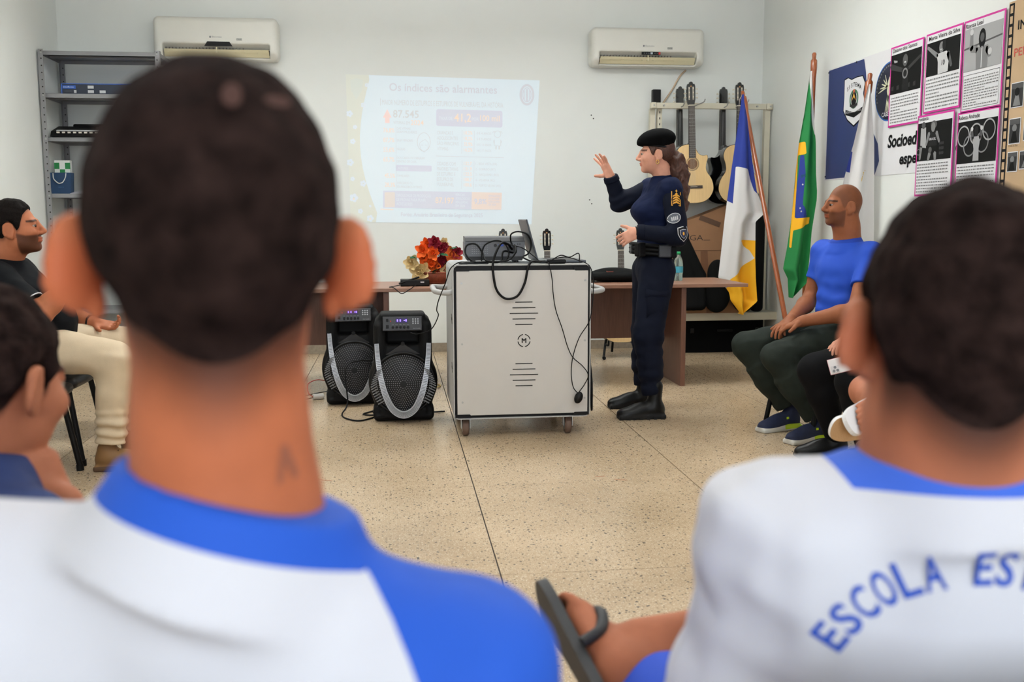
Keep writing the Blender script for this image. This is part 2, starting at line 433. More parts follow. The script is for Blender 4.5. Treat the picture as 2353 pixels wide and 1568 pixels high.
# added window, unseen behind the camera, giving frontal fill light
wf = thing('fill_window', 'tall added window, unseen behind the seated audience', None, (0.6, YF, 0)); wf['kind'] = 'structure'
WH = mat('fill_window_white', (228, 228, 226), 0.5)
for x in (-1.6, 0, 1.6): B((x, 0.02, 1.75), (0.06, 0.05, 1.7)).build('fill_window_frame', WH, wf)
for z in (0.9, 2.6): B((0, 0.02, z), (3.26, 0.05, 0.06)).build('fill_window_frame', WH, wf)
for x in (-.8, .8): B((x, 0.015, 1.75), (1.52, 0.008, 1.62)).build('pane', mat('fill_pane', (200, 215, 230), 0.2, emit=(214, 230, 255), estr=3.0), wf)
ld = bpy.data.lights.new('window_fill', 'AREA'); ld.shape = 'RECTANGLE'; ld.size = 3.1; ld.size_y = 1.6; ld.energy = WINDOW_FILL_W; ld.color = (.95, .98, 1)  # area light of the added window, fill from behind the camera
lo = bpy.data.objects.new('window_fill', ld); COL.objects.link(lo); lo.location = (0.6, YF + .06, 1.75); lo.rotation_euler = (-PI / 2, 0, 0)
lo.rotation_euler = Vector((0, 1, -0.05)).to_track_quat('-Z', 'Y').to_euler()

# ------------------------------------------------------------------ air conditioners
ACW = mat('ac_plastic', (222, 221, 212), 0.35, var=0.02, vscale=5); ACY = mat('ac_louvre_cream', (214, 205, 170), 0.5); DARK = mat('dark_gap', (26, 23, 20), 0.7)
INK = mat('ink_grey', (110, 112, 116), 0.6); BLKP = mat('black_plastic', (11, 11, 12), 0.45, spec=.22)
def aircon(x0, x1, z0, z1, label, closed):
    w, hh, yf = x1 - x0, z1 - z0, 8.63; c = ((x0 + x1) / 2, 0, (z0 + z1) / 2)
    t = thing('air_conditioner', label, 'air conditioner', (c[0], YB, c[2]), 0, 'wall air conditioners')
    s = Soft(0.008); s.box((0, -.105, 0), (w, .21, hh), rnd=.045, k=.01)
    s.box((0, -.235, -hh * .62), (w * 1.2, .16, .17), R=rotm((1, 0, 0), -42), rnd=.02, k=.02, op='s')
    s.box((0, -.18, -hh * .31), (w * .86, .11, .075), R=rotm((1, 0, 0), -30), rnd=.01, k=.006, op='s')
    tri_obj('body', s.mesh(), ACW, t)
    g = MB()
    for k in range(24): g.box((-w * .41 + k * w * .62 / 23, -.152, -hh * .265), (.004, .02, .04))
    B((0, -.135, -hh * .30), (w * .85, .008, .07), rot=Matrix.Rotation(-.5, 3, 'X')).build('outlet', DARK, t)
    g.build('fin', mat('ac_fin', (90, 80, 66), .6), t)
    B((0, -.185, -hh * .305), (w * .84, .005, .026), rot=Matrix.Rotation(.5, 3, 'X')).build('louvre', ACY, t)
    B((0, -.164, -hh * .375), (w * .845, .006, .05), rot=Matrix.Rotation(.62, 3, 'X')).build('louvre', ACY, t)
    for k in range(8): B((-w * .33 + k * w * .094, -.176, -hh * .33), (.004, .014, .02)).build('louvre_clip', ACY, t)
    B((0, -.182, -hh * .29), (.012, .02, .05)).build('louvre_post', ACY, t)
    if closed:
        d = MB().prism([(-.115, -.018), (.115, -.018), (.09, .02), (-.09, .02)], (.02, -.211, -.052), (1, 0, 0), (0, 0, 1), (0, -.003, 0)); d.build('display', BLKP, t)
    else:
        d = B((.02, -.212, -.058), (.17, .004, .024)).build('display', BLKP, t)
        for k, q in enumerate((-.06, -.04, -.02, .035, .055)): B((q, -.0026, 0), (.009, .0015, .006)).build('display_icon', INK, d, loc=(.02, -.212, -.058))
        B((.075, -.0026, 0), (.016, .0015, .018)).build('display_light', mat('red_led', (190, 40, 40), .5), d, loc=(.02, -.212, -.058))
        B((.005, -.0026, 0), (.02, .0015, .016)).build('display_light', mat('lit_led', (190, 200, 210), .5), d, loc=(.02, -.212, -.058))
    l = MB(); text_into(l, 'Electrolux', (-.03, -.2125, .0), (1, 0, 0), (0, 0, 1), height=.012, width=.08)
    B((-.045, -.211, .005), (.012, .002, .014)).build('emblem', INK, t)
    l.build('lettering', INK, t)
    st = B((.19, -.212, -.012), (.046, .002, .02)).build('sticker', mat('sticker_grey', (176, 176, 168), .6), t)
    l = MB(); text_into(l, 'CASE', (.17, -.2136, -.018), (1, 0, 0), (0, 0, 1), height=.011, width=.04, off=.01); l.build('lettering', INK, st)
    return t
aircon(-1.943, -.93, 2.53, 2.872, 'white air conditioner with dark trapezoid display above the steel shelving', True)
aircon(1.75, 2.765, 2.53, 2.855, 'white air conditioner with red-lit display strip above the guitar rack', False)
tag(MB().tube(spline([(2.655, YB - .012, 2.525), (2.60, YB - .012, 2.47), (2.53, YB - .012, 2.35), (2.44, YB - .012, 2.22), (2.40, YB - .012, 2.16)]), .0085).build('condensate_pipe', mat('pipe_tan', (190, 168, 140), .6)), 'thin tan condensate pipe slanting down from air conditioner to rack', 'pipe')
tag(B((2.378, YB - .03, 2.275), (.075, .058, .145), bevel=.006).build('cable_box', BLKP), 'small black box fixed to wall above the rack post', 'box')
# small screw holes in the back wall
for x, z in ((1.79, 2.12), (1.81, 2.09), (1.78, 1.365), (1.80, 1.33)):
    h = MB().cyl((x, YB - .003, z), (x, YB + .001, z), .006, n=8).build('screw_hole', DARK); h.parent = bpy.data.objects['wall_back']

# ------------------------------------------------------------------ projected slide on the wall
_H = (8.84131665e-04, -1.60892563e-05, -4.35818883e-01, -1.75180174e-05, -8.99166092e-04, 2.48529549, -1.23057865e-05, -1.28168330e-05)
def S(x, y, d=0.0):
    """slide layout units to a point on the back wall"""
    w = _H[6] * x + _H[7] * y + 1
    return Vector(((_H[0] * x + _H[1] * y + _H[2]) / w, YB - 0.003 - d, (_H[3] * x + _H[4] * y + _H[5]) / w))
def lightmat(name, rgb):
    """projected light adds to the wall paint: wall albedo plus weak emission"""
    if name in MATS: return MATS[name]
    m = mat(name, (232, 235, 231), .75); b = m.node_tree.nodes['Principled BSDF']; b.inputs['Emission Color'].default_value = tuple(rgb) + (1,); b.inputs['Emission Strength'].default_value = 1; m.cycles.emission_sampling = 'NONE'; return m
SB = lightmat('slide_pale_blue', (.055, .125, .21)); SY = lightmat('slide_yellow', (.04, .04, .0)); SV = lightmat('slide_violet', (.0, .0, .12)); SO = lightmat('slide_orange', (.17, .03, .0))
SG = lightmat('slide_grey', (.0, .0, .03)); SP = lightmat('slide_purple_text', (.0, .0, .07)); SR = lightmat('slide_red', (.22, .0, .0)); SOT = lightmat('slide_orange_text', (.2, .06, .0)); SW = lightmat('slide_white', (.07, .11, .19)); SLY = lightmat('slide_pale_yellow', (.13, .115, .07))
slide = thing('projected_slide', 'pale projected slide with statistics on the back wall', 'projection', tuple(S(1000, 800)))
base = Vector(slide.location)
class SL:
    def __init__(s, d): s.mb = MB(); s.d = d
    def poly(s, pts): s.mb.add([S(x, y, s.d) - base for x, y in pts], [tuple(range(len(pts)))]); return s
    def rect(s, x0, y0, x1, y1, r=0, sk=0):
        if not r: return s.poly([(x0, y0), (x1, y0 + sk), (x1, y1 + sk), (x0, y1)])
        p = []
        for cx_, cy_, a in ((x1 - r, y0 + r, -90), (x1 - r, y1 - r, 0), (x0 + r, y1 - r, 90), (x0 + r, y0 + r, 180)):
            for k in range(5):
                w = math.radians(a + k * 22.5); p.append((cx_ + r * math.cos(w), cy_ + r * math.sin(w) + sk * (cx_ - x0) / (x1 - x0)))
        return s.poly(p)
    def disc(s, x, y, r, n=16): return s.poly([(x + r * math.cos(k * 2 * PI / n), y + r * math.sin(k * 2 * PI / n)) for k in range(n)])
    def ring(s, x, y, rx, ry, w, n=28):
        v = []
        for k in range(n):
            c, q = math.cos(k * 2 * PI / n), math.sin(k * 2 * PI / n)
            v += [S(x + rx * c, y + ry * q, s.d) - base, S(x + (rx - w) * c, y + (ry - w) * q, s.d) - base]
        s.mb.add(v, [(2 * k, 2 * ((k + 1) % n), 2 * ((k + 1) % n) + 1, 2 * k + 1) for k in range(n)]); return s
    def line(s, pts, w=4):
        for (x0, y0), (x1, y1) in zip(pts, pts[1:]):
            L = math.hypot(x1 - x0, y1 - y0) or 1; nx, ny = -(y1 - y0) / L * w / 2, (x1 - x0) / L * w / 2
            s.poly([(x0 + nx, y0 + ny), (x1 + nx, y1 + ny), (x1 - nx, y1 - ny), (x0 - nx, y0 - ny)])
        return s
    def text(s, st, x, y, w, h, off=0.0, sk=.025):
        off = min(off, .012)
        """x,y: left end of the baseline; sk: slope of the line"""
        v, f = text_data(st, off, 'LEFT'); xs_ = [p[0] for p in v]; a, b = min(xs_), max(xs_)
        s.mb.add([S(x + (p[0] - a) / (b - a) * w, y + (p[0] - a) / (b - a) * w * sk - p[1] / .72 * h, s.d) - base for p in v], f); return s
    def put(s, name, m):
        o = s.mb.build(name, m, slide)
        if 'lettering' in name or 'pattern' in name or name == 'flower_centre': o['kind'] = 'stuff'
        return o
SL(0).poly([(60, 45), (1950, 105), (1870, 1507), (110, 1485)]).put('slide_ground', SB)
band = [(60, 45), (285, 52)] + [(290 - 110 * math.sin(PI * k / 12 * .95) + 95 * (k / 12) ** 2.2, 100 + k * 108) for k in range(13)] + [(355, 1488), (110, 1485)]
SL(.001).poly(band).put('yellow_band', SY)
d = SL(.002)
for x, y, r in ((235, 345, 22), (98, 430, 26), (152, 560, 17), (130, 700, 22), (105, 905, 28), (128, 1065, 18), (232, 1110, 25), (140, 1250, 34), (205, 1380, 20), (300, 1330, 10), (300, 1450, 28), (265, 150, 16)):
    for k in range(5): d.disc(x + r * .75 * math.cos(k * 1.257), y + r * .75 * math.sin(k * 1.257), r * .55, 10)
d.put('flower_pattern', SW)
d = SL(.003)
for x, y in ((140, 1262), (300, 1455)): d.disc(x, y, 9, 8)
d.put('flower_centre', SOT)
SL(.002).poly([(105, 100), (165, 85), (228, 100), (222, 200), (165, 290), (112, 200)]).put('shield_emblem', lightmat('slide_shield', (.02, .04, .02)))
d = SL(.002).text('Os índices são alarmantes', 485, 205, 1050, 78, .02, .028).text('Fonte: Anuário Brasileiro de Segurança 2025', 600, 1428, 795, 38, .015, .012)
d.ring(1826, 245, 72, 105, 22).ring(1826, 245, 44, 72, 8).line([(1826, 190), (1826, 310)], 18).line([(1800, 200), (1800, 300)], 8).line([(1852, 200), (1852, 300)], 8)
d.put('purple_lettering', SP)
d = SL(.002).text('MAIOR NÚMERO DE ESTUPROS E ESTUPROS DE VULNERÁVEL DA HISTÓRIA', 415, 342, 1180, 52, 0, .026).line([(400, 280), (400, 350)], 5)
d.text('87.545', 522, 465, 250, 74, .05).text('VÍTIMAS EM', 525, 530, 160, 30)
for i, st in enumerate(('CRIANÇAS E', 'ADOLESCENTES', 'SÃO PRINCIPAIS', 'VÍTIMAS')): d.text(st, 952, 630 + i * 52, (155, 200, 210, 108)[i], 34)
for i, st in enumerate(('CIDADES COM', 'MAIORES TAXAS', 'DE ESTUPRO E', 'ESTUPRO DE', 'VULNERÁVEL')): d.text(st, 950, 932 + i * 50.5, (182, 207, 180, 160, 165)[i], 36)
for i, st in enumerate(('0 E 4 ANOS', '5 E 9 ANOS', '10 E 13 ANOS', '14 E 17 ANOS')): d.text(st, 1338, 632 + i * 56, 140, 24)
for i, st in enumerate(('1 - BOA VISTA (RR)', '2 - SORRISO (MT)', '3 - ARIQUEMES (RO)', '4 - VILHENA (RO)', '5 - PORTO VELHO (RO)')): d.text(st, 1325, 928 + i * 53, (210, 195, 225, 190, 245)[i], 24)
for x, y, st, w in ((560, 585, 'DAS VÍTIMAS', 130), (560, 618, 'ERAM MULHERES', 195), (560, 700, 'ERAM MENORES', 155), (560, 785, 'NEGRAS', 80), (560, 870, 'DOS CASOS OCORRERAM', 270), (560, 905, 'DENTRO DE CASA', 190), (565, 1045, 'FAMILIARES', 115), (565, 1115, 'PARCEIROS OU', 150), (565, 1152, 'EX-PARCEIROS ÍNTIMOS', 240)): d.text(st, x, y, w, 24)
d.line([(940, 842), (1600, 858)], 4).line([(1195, 590), (1190, 820)], 3).line([(1315, 595), (1310, 825)], 3).line([(1195, 885), (1190, 1165)], 3).line([(1312, 890), (1306, 1165)], 3).line([(550, 550), (556, 1160)], 3)
d.ring(822, 705, 66, 92, 5).line([(780, 720), (800, 700), (835, 680), (865, 712), (862, 770), (825, 806), (790, 775), (780, 720)], 4).line([(795, 735), (815, 735)], 4).line([(835, 735), (855, 735)], 4)
d.ring(1540, 630, 34, 34, 4).line([(1490, 620), (1505, 600), (1520, 610)], 4).line([(1588, 622), (1574, 602), (1560, 612)], 4).line([(1510, 680), (1508, 740), (1572, 745), (1570, 682)], 4).line([(1525, 745), (1525, 778)], 10).line([(1555, 745), (1555, 778)], 10).line([(1500, 690), (1508, 720)], 5).line([(1580, 690), (1572, 720)], 5)
d.put('grey_lettering', SG)
SL(.002).poly([(465, 385), (508, 468), (488, 468), (488, 520), (444, 520), (444, 468), (424, 468)]).put('red_arrow', SR)
SL(.002).rect(942, 384, 1588, 548, 22, 18).put('violet_panel', SV); SL(.002).rect(553, 930, 898, 988, 10, 6).put('violet_panel', SV); SL(.002).poly([(425, 1180), (1290, 1192), (1285, 1362), (425, 1345)]).put('violet_panel', SV)
SL(.0025).poly([(1290, 1192), (1582, 1200), (1576, 1366), (1285, 1362)]).put('orange_panel', SO)
SL(.0025).rect(440, 1195, 540, 1340, 8).put('tan_panel', lightmat('slide_tan', (.1, .02, .02)))
d = SL(.0035).text('TAXA DE', 970, 490, 130, 34).text('POR', 1290, 495, 65, 30).text('AUTORES', 570, 970, 95, 24)
for i, st in enumerate(('DIFICULDADE DE PRODUÇÃO', 'DE PROVAS PARA PUNIR', 'AGRESSORES')): d.text(st, 555, 1238 + i * 42, (335, 285, 155)[i], 30)
for i, st in enumerate(('PERÍCIAS', 'SEXOLÓGICAS', 'REALIZADAS', 'EM 2024')): d.text(st, 1132, 1230 + i * 36, (90, 135, 120, 90)[i], 24)
d.put('white_lettering', SW)
d = SL(.0035).text('41,2', 1118, 505, 165, 80, .06).text('100 mil', 1370, 500, 190, 58, .05).text('2024', 695, 540, 125, 50, .03)
for i, st in enumerate(('76,8%', '87,7%', '55,6%', '65,7%')): d.text(st, 428, 610 + i * 95, 108, 44, .04)
d.text('45,5%', 440, 1052, 102, 42, .04).text('28,3%', 442, 1140, 102, 42, .04).text('87.197', 935, 1300, 180, 58, .05)
for i, st in enumerate(('10,2%', '18,2%', '32,9%', '16,2%')): d.text(st, 1212, 632 + i * 55, 84, 34, .04)
for i, st in enumerate(('132,7', '131,9', '122,5', '108,7', '100,6')): d.text(st, 1212, 930 + i * 52, 76, 34, .04)
d.line([(400, 1360), (525, 1365)], 10)
d.put('orange_lettering', SOT)
SL(.0045).text('9,8%', 1312, 1308, 120, 52, .05).text('SEM INDÍCIOS', 1452, 1240, 110, 20).text('DE AUTORIA', 1452, 1268, 105, 20).text('NOS LAUDOS', 1452, 1296, 105, 20).text('DE 2024', 1452, 1324, 70, 20).put('violet_lettering', SV)
# ------------------------------------------------------------------ steel shelving and what stands on it
STEEL = mat('shelf_steel', (136, 136, 138), 0.45, metal=0.15, var=0.03)
t = thing('steel_shelving', 'grey perforated steel shelving unit against the back wall', 'shelving', (-2.28, 8.55, 0))
sx, sy = 0.46, 0.24
for ix in (-1, 1):
    for iy in (-1, 1):
        p = MB(); x, y = ix * sx, iy * sy
        p.box((x, y - iy * 0, 1.265), (.003, .036, 2.53)); p.box((x - ix * .017, y + iy * .018, 1.265), (.037, .003, 2.53))
        po = p.build('post', STEEL, t)
        h = MB()
        for k in range(46):
            z = .06 + k * .0545; h.cyl((x - ix * .02, y + iy * .018 - .0035, z), (x - ix * .02, y + iy * .018 + .0035, z), .0055, n=8)
        q = h.build('post_hole', DARK, po); q['kind'] = 'stuff'
for z in (2.505, 2.175, 1.835, 1.39, .93, .45, .08):
    m = MB(); m.box((0, 0, z + .015), (.9, .47, .002))
    for iy in (-1, 1): m.box((0, iy * .235, z), (.9, .002, .032))
    for ix in (-1, 1): m.box((ix * .45, 0, z), (.002, .47, .032))
    m.box((0, 0, z + .002), (.9, .06, .012)); m.box((0, -.16, z + .002), (.9, .03, .008))
    m.build('shelf', STEEL, t)
    for ix in (-1, 1): MB().cyl((ix * .44, -.262, z), (ix * .44, -.256, z), .008, n=6).build('bolt', mat('bolt_zinc', (168, 168, 166), .35, metal=.6), t)
# blue carton
t = thing('electronics_carton', 'flat dark carton with blue edges on the upper shelf', 'box', (-2.30, 8.52, 2.195))
B((0, 0, .04), (.6, .3, .08)).build('carton_body', mat('carton_navy', (38, 46, 62), .5), t)
B((0, 0, .081), (.604, .304, .006)).build('lid_edge', mat('carton_blue', (44, 92, 178), .5), t); B((-.302, -.002, .04), (.006, .303, .082)).build('side_edge', MATS['carton_blue'], t)
B((-.245, -.1515, .055), (.1, .003, .026), bevel=.0012).build('logo_patch', MATS['carton_blue'], t)
l = MB(); text_into(l, 'intelbras', (-.29, -.1535, .05), (1, 0, 0), (0, 0, 1), height=.012, width=.08); l.build('lettering', mat('print_white', (222, 224, 226), .5), t)
l = MB(); text_into(l, 'roteador', (-.28, -.1535, .02), (1, 0, 0), (0, 0, 1), height=.008, width=.06); l.build('lettering', INK, t)
for x, z in ((-.08, .056), (-.08, .02), (.01, .02), (-.2, .02)): B((x, -.1515, z), (.045 if x != -.2 else .018, .003, .022)).build('label', mat('label_white', (200, 202, 204), .6), t)
# cassette machine / mixer
t = thing('audio_mixer', 'black portable audio mixer with white keys on the middle shelf', 'mixer', (-2.42, 8.5, 1.855))
MB().prism([(-.2, 0), (.2, 0), (.2, .09), (.02, .1), (-.17, .045)], (-.27, 0, 0), (0, 1, 0), (0, 0, 1), (.54, 0, 0)).build('body', BLKP, t)
B((.02, .08, .105), (.36, .12, .03), bevel=.012).build('hood', BLKP, t)
B((0, -.16, .05), (.46, .02, .008), rot=Matrix.Rotation(.3, 3, 'X')).build('trim_strip', MATS['label_white'], t)
for k in range(11): B((-.21 + k * .042, -.192, .033), (.022, .01, .012)).build('key', mat('key_ivory', (206, 200, 190), .5), t)
# gift bag with checkered carton inside
t = thing('gift_bag', 'navy paper gift bag with white rope handle on the lower shelf', 'bag', (-2.665, 8.45, 1.407))
m = MB(); m.prism([(-.075, 0), (.075, 0), (.083, .17), (-.083, .17)], (0, -.04, 0), (1, 0, 0), (0, 0, 1), (0, .08, 0)); m.build('body', mat('paper_navy', (30, 62, 96), .6, var=.05), t)
m = MB().tube(spline([(-.055, -.043, .165), (-.05, -.048, .12), (-.02, -.048, .088), (.0, -.048, .085), (.02, -.048, .095), (.04, -.048, .13), (.045, -.043, .165)]), .004); m.build('rope_handle', mat('rope_white', (206, 206, 202), .8), t)
l = MB(); text_into(l, 'natura', (0, -.0415, .05), (1, 0, 0), (0, 0, 1), height=.012, align='CENTER'); l.build('lettering', mat('print_blue', (70, 110, 150), .6), t)
t = thing('checkered_carton', 'green and white checkered carton standing in the navy gift bag', 'box', (-2.655, 8.465, 1.407))
GRN = mat('check_green', (24, 120, 62), .6); WHT = mat('check_white', (225, 228, 224), .6)
B((0, 0, .135), (.12, .05, .27)).build('carton_body', WHT, t)
for k, (i, j) in enumerate(((0, 0), (2, 0), (1, 1), (0, 2), (2, 2))): B((-.042 + i * .042, -.0258, .225 - j * .052), (.04, .002, .05)).build('check', GRN, t)
for x, c, h, lab in ((-2.44, (120, 60, 30), .21, 'brown hardback book standing on the lower shelf'), (-2.41, (150, 96, 40), .19, 'tan paperback book standing beside the brown hardback')):
    t = thing('book', lab, 'book', (x, 8.48, 1.407)); B((0, 0, h / 2), (.024, .15, h)).build('cover', mat('cover_%d' % c[0], c, .6), t)
    B((0, .004, h / 2 + .003), (.018, .146, h - .004)).build('pages', mat('paper_pages', (214, 206, 188), .8), t)
    l = MB(); text_into(l, 'LIVRO', (.004, -.0765, .05), (0, 0, 1), (-1, 0, 0), height=.01); l.build('lettering', MATS['key_ivory'], t)
t = MB()
for k in range(5): t.box((-2.53 + .004 * k, 8.47, 1.409 + .004 * k), (.1, .16, .003), rot=.1 * (k - 2))
tag(t.build('paper_stack', mat('paper_white', (204, 202, 206), .8)), 'small loose stack of white papers beside the gift bag', 'paper')

# ------------------------------------------------------------------ desks
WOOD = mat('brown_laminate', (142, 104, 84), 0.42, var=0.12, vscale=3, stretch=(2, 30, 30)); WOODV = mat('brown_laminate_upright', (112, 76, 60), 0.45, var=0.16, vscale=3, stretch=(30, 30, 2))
def desk(x0, x1, y0, y1, la, lb, label):
    t = thing('office_desk', label, 'desk', ((x0 + x1) / 2, (y0 + y1) / 2, 0), 0, 'brown laminate desks'); o = Vector(t.location)
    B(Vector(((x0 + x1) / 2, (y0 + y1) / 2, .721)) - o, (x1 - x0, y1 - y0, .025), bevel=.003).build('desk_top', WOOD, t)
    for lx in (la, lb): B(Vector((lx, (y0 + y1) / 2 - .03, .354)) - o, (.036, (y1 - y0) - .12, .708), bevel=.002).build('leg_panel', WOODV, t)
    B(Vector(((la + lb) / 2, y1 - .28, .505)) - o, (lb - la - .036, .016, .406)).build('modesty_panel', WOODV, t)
    return t
desk(-1.45, .45, 6.6, 7.35, -1.0, -.055, 'brown laminate desk holding the flower basket, behind the loudspeakers')
desk(.62, 2.5, 6.7, 7.45, 1.07, 2.04, 'brown laminate desk behind the uniformed person and white cart')

# ------------------------------------------------------------------ guitars
GTOP = mat('spruce_top', (226, 192, 138), .35, coat=.3, var=.06, vscale=4, stretch=(40, 40, 1.5)); GBLK = mat('guitar_black', (12, 12, 13), .15, coat=.6); GFB = mat('fretboard', (66, 58, 54), .5); PEARL = mat('tuner_pearl', (216, 206, 184), .3); NICK = mat('nickel', (170, 170, 168), .3, metal=.9)
def guitar_outline(cut=True):
    P = [(0, 0), (.07, .002), (.135, .03), (.175, .085), (.182, .14), (.165, .2), (.128, .255), (.118, .29), (.124, .335), (.138, .38), (.137, .42), (.115, .46), (.07, .484), (.028, .488)]
    L = [(-x, z) for x, z in P[1:]]
    if cut: P = P[:9] + [(.136, .372), (.128, .395), (.1, .392), (.07, .40), (.045, .425), (.03, .46)]
    r = [(p.x, p.y) for p in spline([(x, z, 0) for x, z in P], 3)]; l = [(p.x, p.y) for p in spline([(x, z, 0) for x, z in L], 3)]
    return r + l[::-1]
def make_guitar():
    t = thing('acoustic_guitar', 'x', 'guitar', (0, 0, 0), 0)
    o = guitar_outline()
    MB().prism(o, (0, -.046, 0), (1, 0, 0), (0, 0, 1), (0, .092, 0), True).build('body', GBLK, t)
    io = [(x * .975, .245 + (z - .245) * .985) for x, z in o]
    tp = MB().prism(io, (0, -.0465, 0), (1, 0, 0), (0, 0, 1), (0, -.003, 0)).build('soundboard', GTOP, t)
    MB().cyl((0, -.0495, .325), (0, -.0505, .325), .043, n=28).build('sound_hole', mat('hole_shade', (120, 84, 56), .7), tp)
    for r in (.05, .056): MB().tube([(r * math.cos(k * .2244), -.0502, .325 + r * math.sin(k * .2244)) for k in range(28)], .0016, n=4, closed=True).build('rosette', mat('rosette_dark', (92, 70, 60), .5), tp)
    B((0, -.053, .135), (.17, .009, .024), bevel=.003).build('bridge', GFB, tp); B((0, -.058, .137), (.075, .004, .003)).build('saddle', PEARL, tp)
    m = MB(); m.cyl((0, -.03, .46), (0, -.03, .8), .027, .022, n=14); m.box((0, -.01, .47), (.045, .06, .07), bevel=.012); m.build('neck', GBLK, t)
    fb = MB().prism([(-.029, .375), (.029, .375), (.025, .8), (-.025, .8)], (0, -.05, 0), (1, 0, 0), (0, 0, 1), (0, -.008, 0)).build('fretboard', GFB, t)
    f = MB()
    for k in range(1, 19):
        z = .8 - .65 * (1 - 2 ** (-k / 12)); 
        if z > .385: f.box((0, -.0585, z), (.053, .0015, .002))
    f.build('fret', NICK, fb)['kind'] = 'stuff'
    B((0, -.054, .803), (.052, .014, .007)).build('nut', PEARL, t)
    hs = MB(); zt = [(-.026, .806), (.026, .806), (.036, .85), (.036, .955), (.03, .975), (.018, .975), (.012, .99), (0, .995), (-.012, .99), (-.018, .975), (-.03, .975), (-.036, .955), (-.036, .85)]
    hso = hs.prism(zt, (0, -.044, 0), (1, 0, 0), (0, 0, 1), (0, .018, 0)).build('headstock', GBLK, t)
    for s in (-1, 1):
        B((s * .017, -.0445, .9), (.012, .002, .105), bevel=.0008).build('slot', mat('slot_pale', (168, 160, 148), .6), hso)
        for k in range(3):
            z = .865 + k * .035; MB().cyl((s * .017, -.0465, z), (s * .017 + .001, -.0465, z + .012), .0045, n=8).build('roller', PEARL, hso)
            q = MB(); q.cyl((s * .036, -.034, z), (s * .05, -.034, z), .0025, n=6); q.ball((s * .054, -.034, z), (.006, .008, .0075), 8, 6); q.build('tuning_peg', PEARL, hso)
    e = MB(); 
    for k in range(4): e.box((0, -.0448, .957), (.014, .001, .0025), rot=Matrix.Rotation(k * PI / 4, 3, 'Y'))
    e.build('headstock_inlay', mat('inlay_gold', (170, 120, 70), .4), hso)
    st = MB()
    for k in range(6): st.cyl((-.02 + k * .008, -.061, .137), (-.018 + k * .0072, -.059, .8), .0006, n=4, cap=False)
    st.build('string', mat('string_steel', (190, 186, 176), .35, metal=.7), t)['kind'] = 'stuff'
    return t
g0 = make_guitar(); used = [False]
def guitar(loc, rot, label, sc=1.0, group='acoustic guitars'):
    g = g0 if not used[0] else copy_tree(g0); used[0] = True
    g.location = loc; g.rotation_euler = rot; g.scale = (sc,) * 3; g['label'] = label; g['group'] = group; return g
hz = 2.37 - 1.045
guitar((2.605, 8.435, hz), (0, -.035, 0), 'natural-top acoustic guitar hanging on the rack nearest the uniformed person', 1.045, 'guitars hanging on the rack')
guitar((3.025, 8.435, hz), (0, -.02, 0), 'natural-top acoustic guitar hanging behind the blue, white and yellow flag', 1.045, 'guitars hanging on the rack')
guitar((2.585, 8.665, hz), (0, .02, PI), 'black-backed guitar hung back to front behind the guitar nearest the uniformed person', 1.045, 'guitars hanging on the rack')
guitar((2.975, 8.665, hz), (0, .01, PI), 'black-backed guitar hung back to front behind the blue, white and yellow flag', 1.045, 'guitars hanging on the rack')
# on floor stands behind the desk
STM = mat('stand_black', (12, 12, 12), .5, spec=.25)
def stand(x, y, rz, label):
    t = thing('guitar_stand', label, 'guitar stand', (x, y, 0), rz, 'guitar stands behind the desk')
    for s in (-1, 1):
        MB().tube(spline([(s * .03, .1, .42), (s * .1, .02, .2), (s * .15, -.1, .04), (s * .16, -.15, .012)]), .011, n=8).build('leg', STM, t)
        MB().cyl((s * .16, -.14, .016), (s * .165, -.175, .016), .016, n=10).build('rubber_foot', STM, t)
        MB().tube(spline([(s * .03, .08, .3), (s * .1, .05, .16), (s * .12, -.02, .12), (s * .12, -.13, .12), (s * .12, -.14, .16)]), .009, n=8).build('cradle_arm', STM, t)
    MB().tube([(0, .1, .42), (0, .2, .2), (0, .26, .012)], .011, n=8).build('leg', STM, t)
    MB().cyl((0, .1, .4), (0, .16, .62), .012, n=8).build('post', STM, t)
for x, y, lab, rx in ((1.93, 8.25, 'guitar on a floor stand behind the desk, beside the uniformed person', -.1), (1.285, 8.2, 'guitar on a floor stand whose headstock shows behind the laptop', -.1), (.915, 8.2, 'guitar on a floor stand whose headstock top peeks over the projector', -.1)):
    stand(x, y + .02, 0, lab.replace('guitar on a floor stand', 'black floor stand holding the guitar'))
    guitar((x, y - .055, .135), (rx, 0, 0), 'natural-top ' + lab, .985, 'guitars on floor stands')

# ------------------------------------------------------------------ metal rack
CREAM = mat('rack_cream', (206, 200, 180), .5, var=.04)
t = thing('guitar_rack', 'cream metal rack with a cross bar that guitars hang from', 'rack', (2.8, 8.6, 0))
for x, w in ((-.50, .045), (-.435, .04), (.535, .05)):
    po = B((x, .06 if x < 0 else 0, 1.08), (w, .05, 2.16)).build('post', CREAM, t)
    if x == -.435:
        h = MB()
        for k in range(40): h.box((x, .034, .1 + k * .052), (.008, .003, .018))
        h.build('post_slot', DARK, po)['kind'] = 'stuff'
B((.02, -.02, 2.18), (1.12, .03, .05), bevel=.004).build('cross_bar', CREAM, t)
for x in (-.51, .54): B((x, -.03, 2.18), (.05, .045, .055), bevel=.01).build('bar_end', CREAM, t)
for x in (-.51, -.42, .43, .55): MB().cyl((x, -.055, 2.18), (x, -.034, 2.18), .008, n=8).build('bolt', NICK, t)
B((.1, -.08, .355), (.98, .34, .018)).build('shelf', CREAM, t); B((.1, -.25, .33), (.98, .02, .065)).build('shelf_lip', CREAM, t)
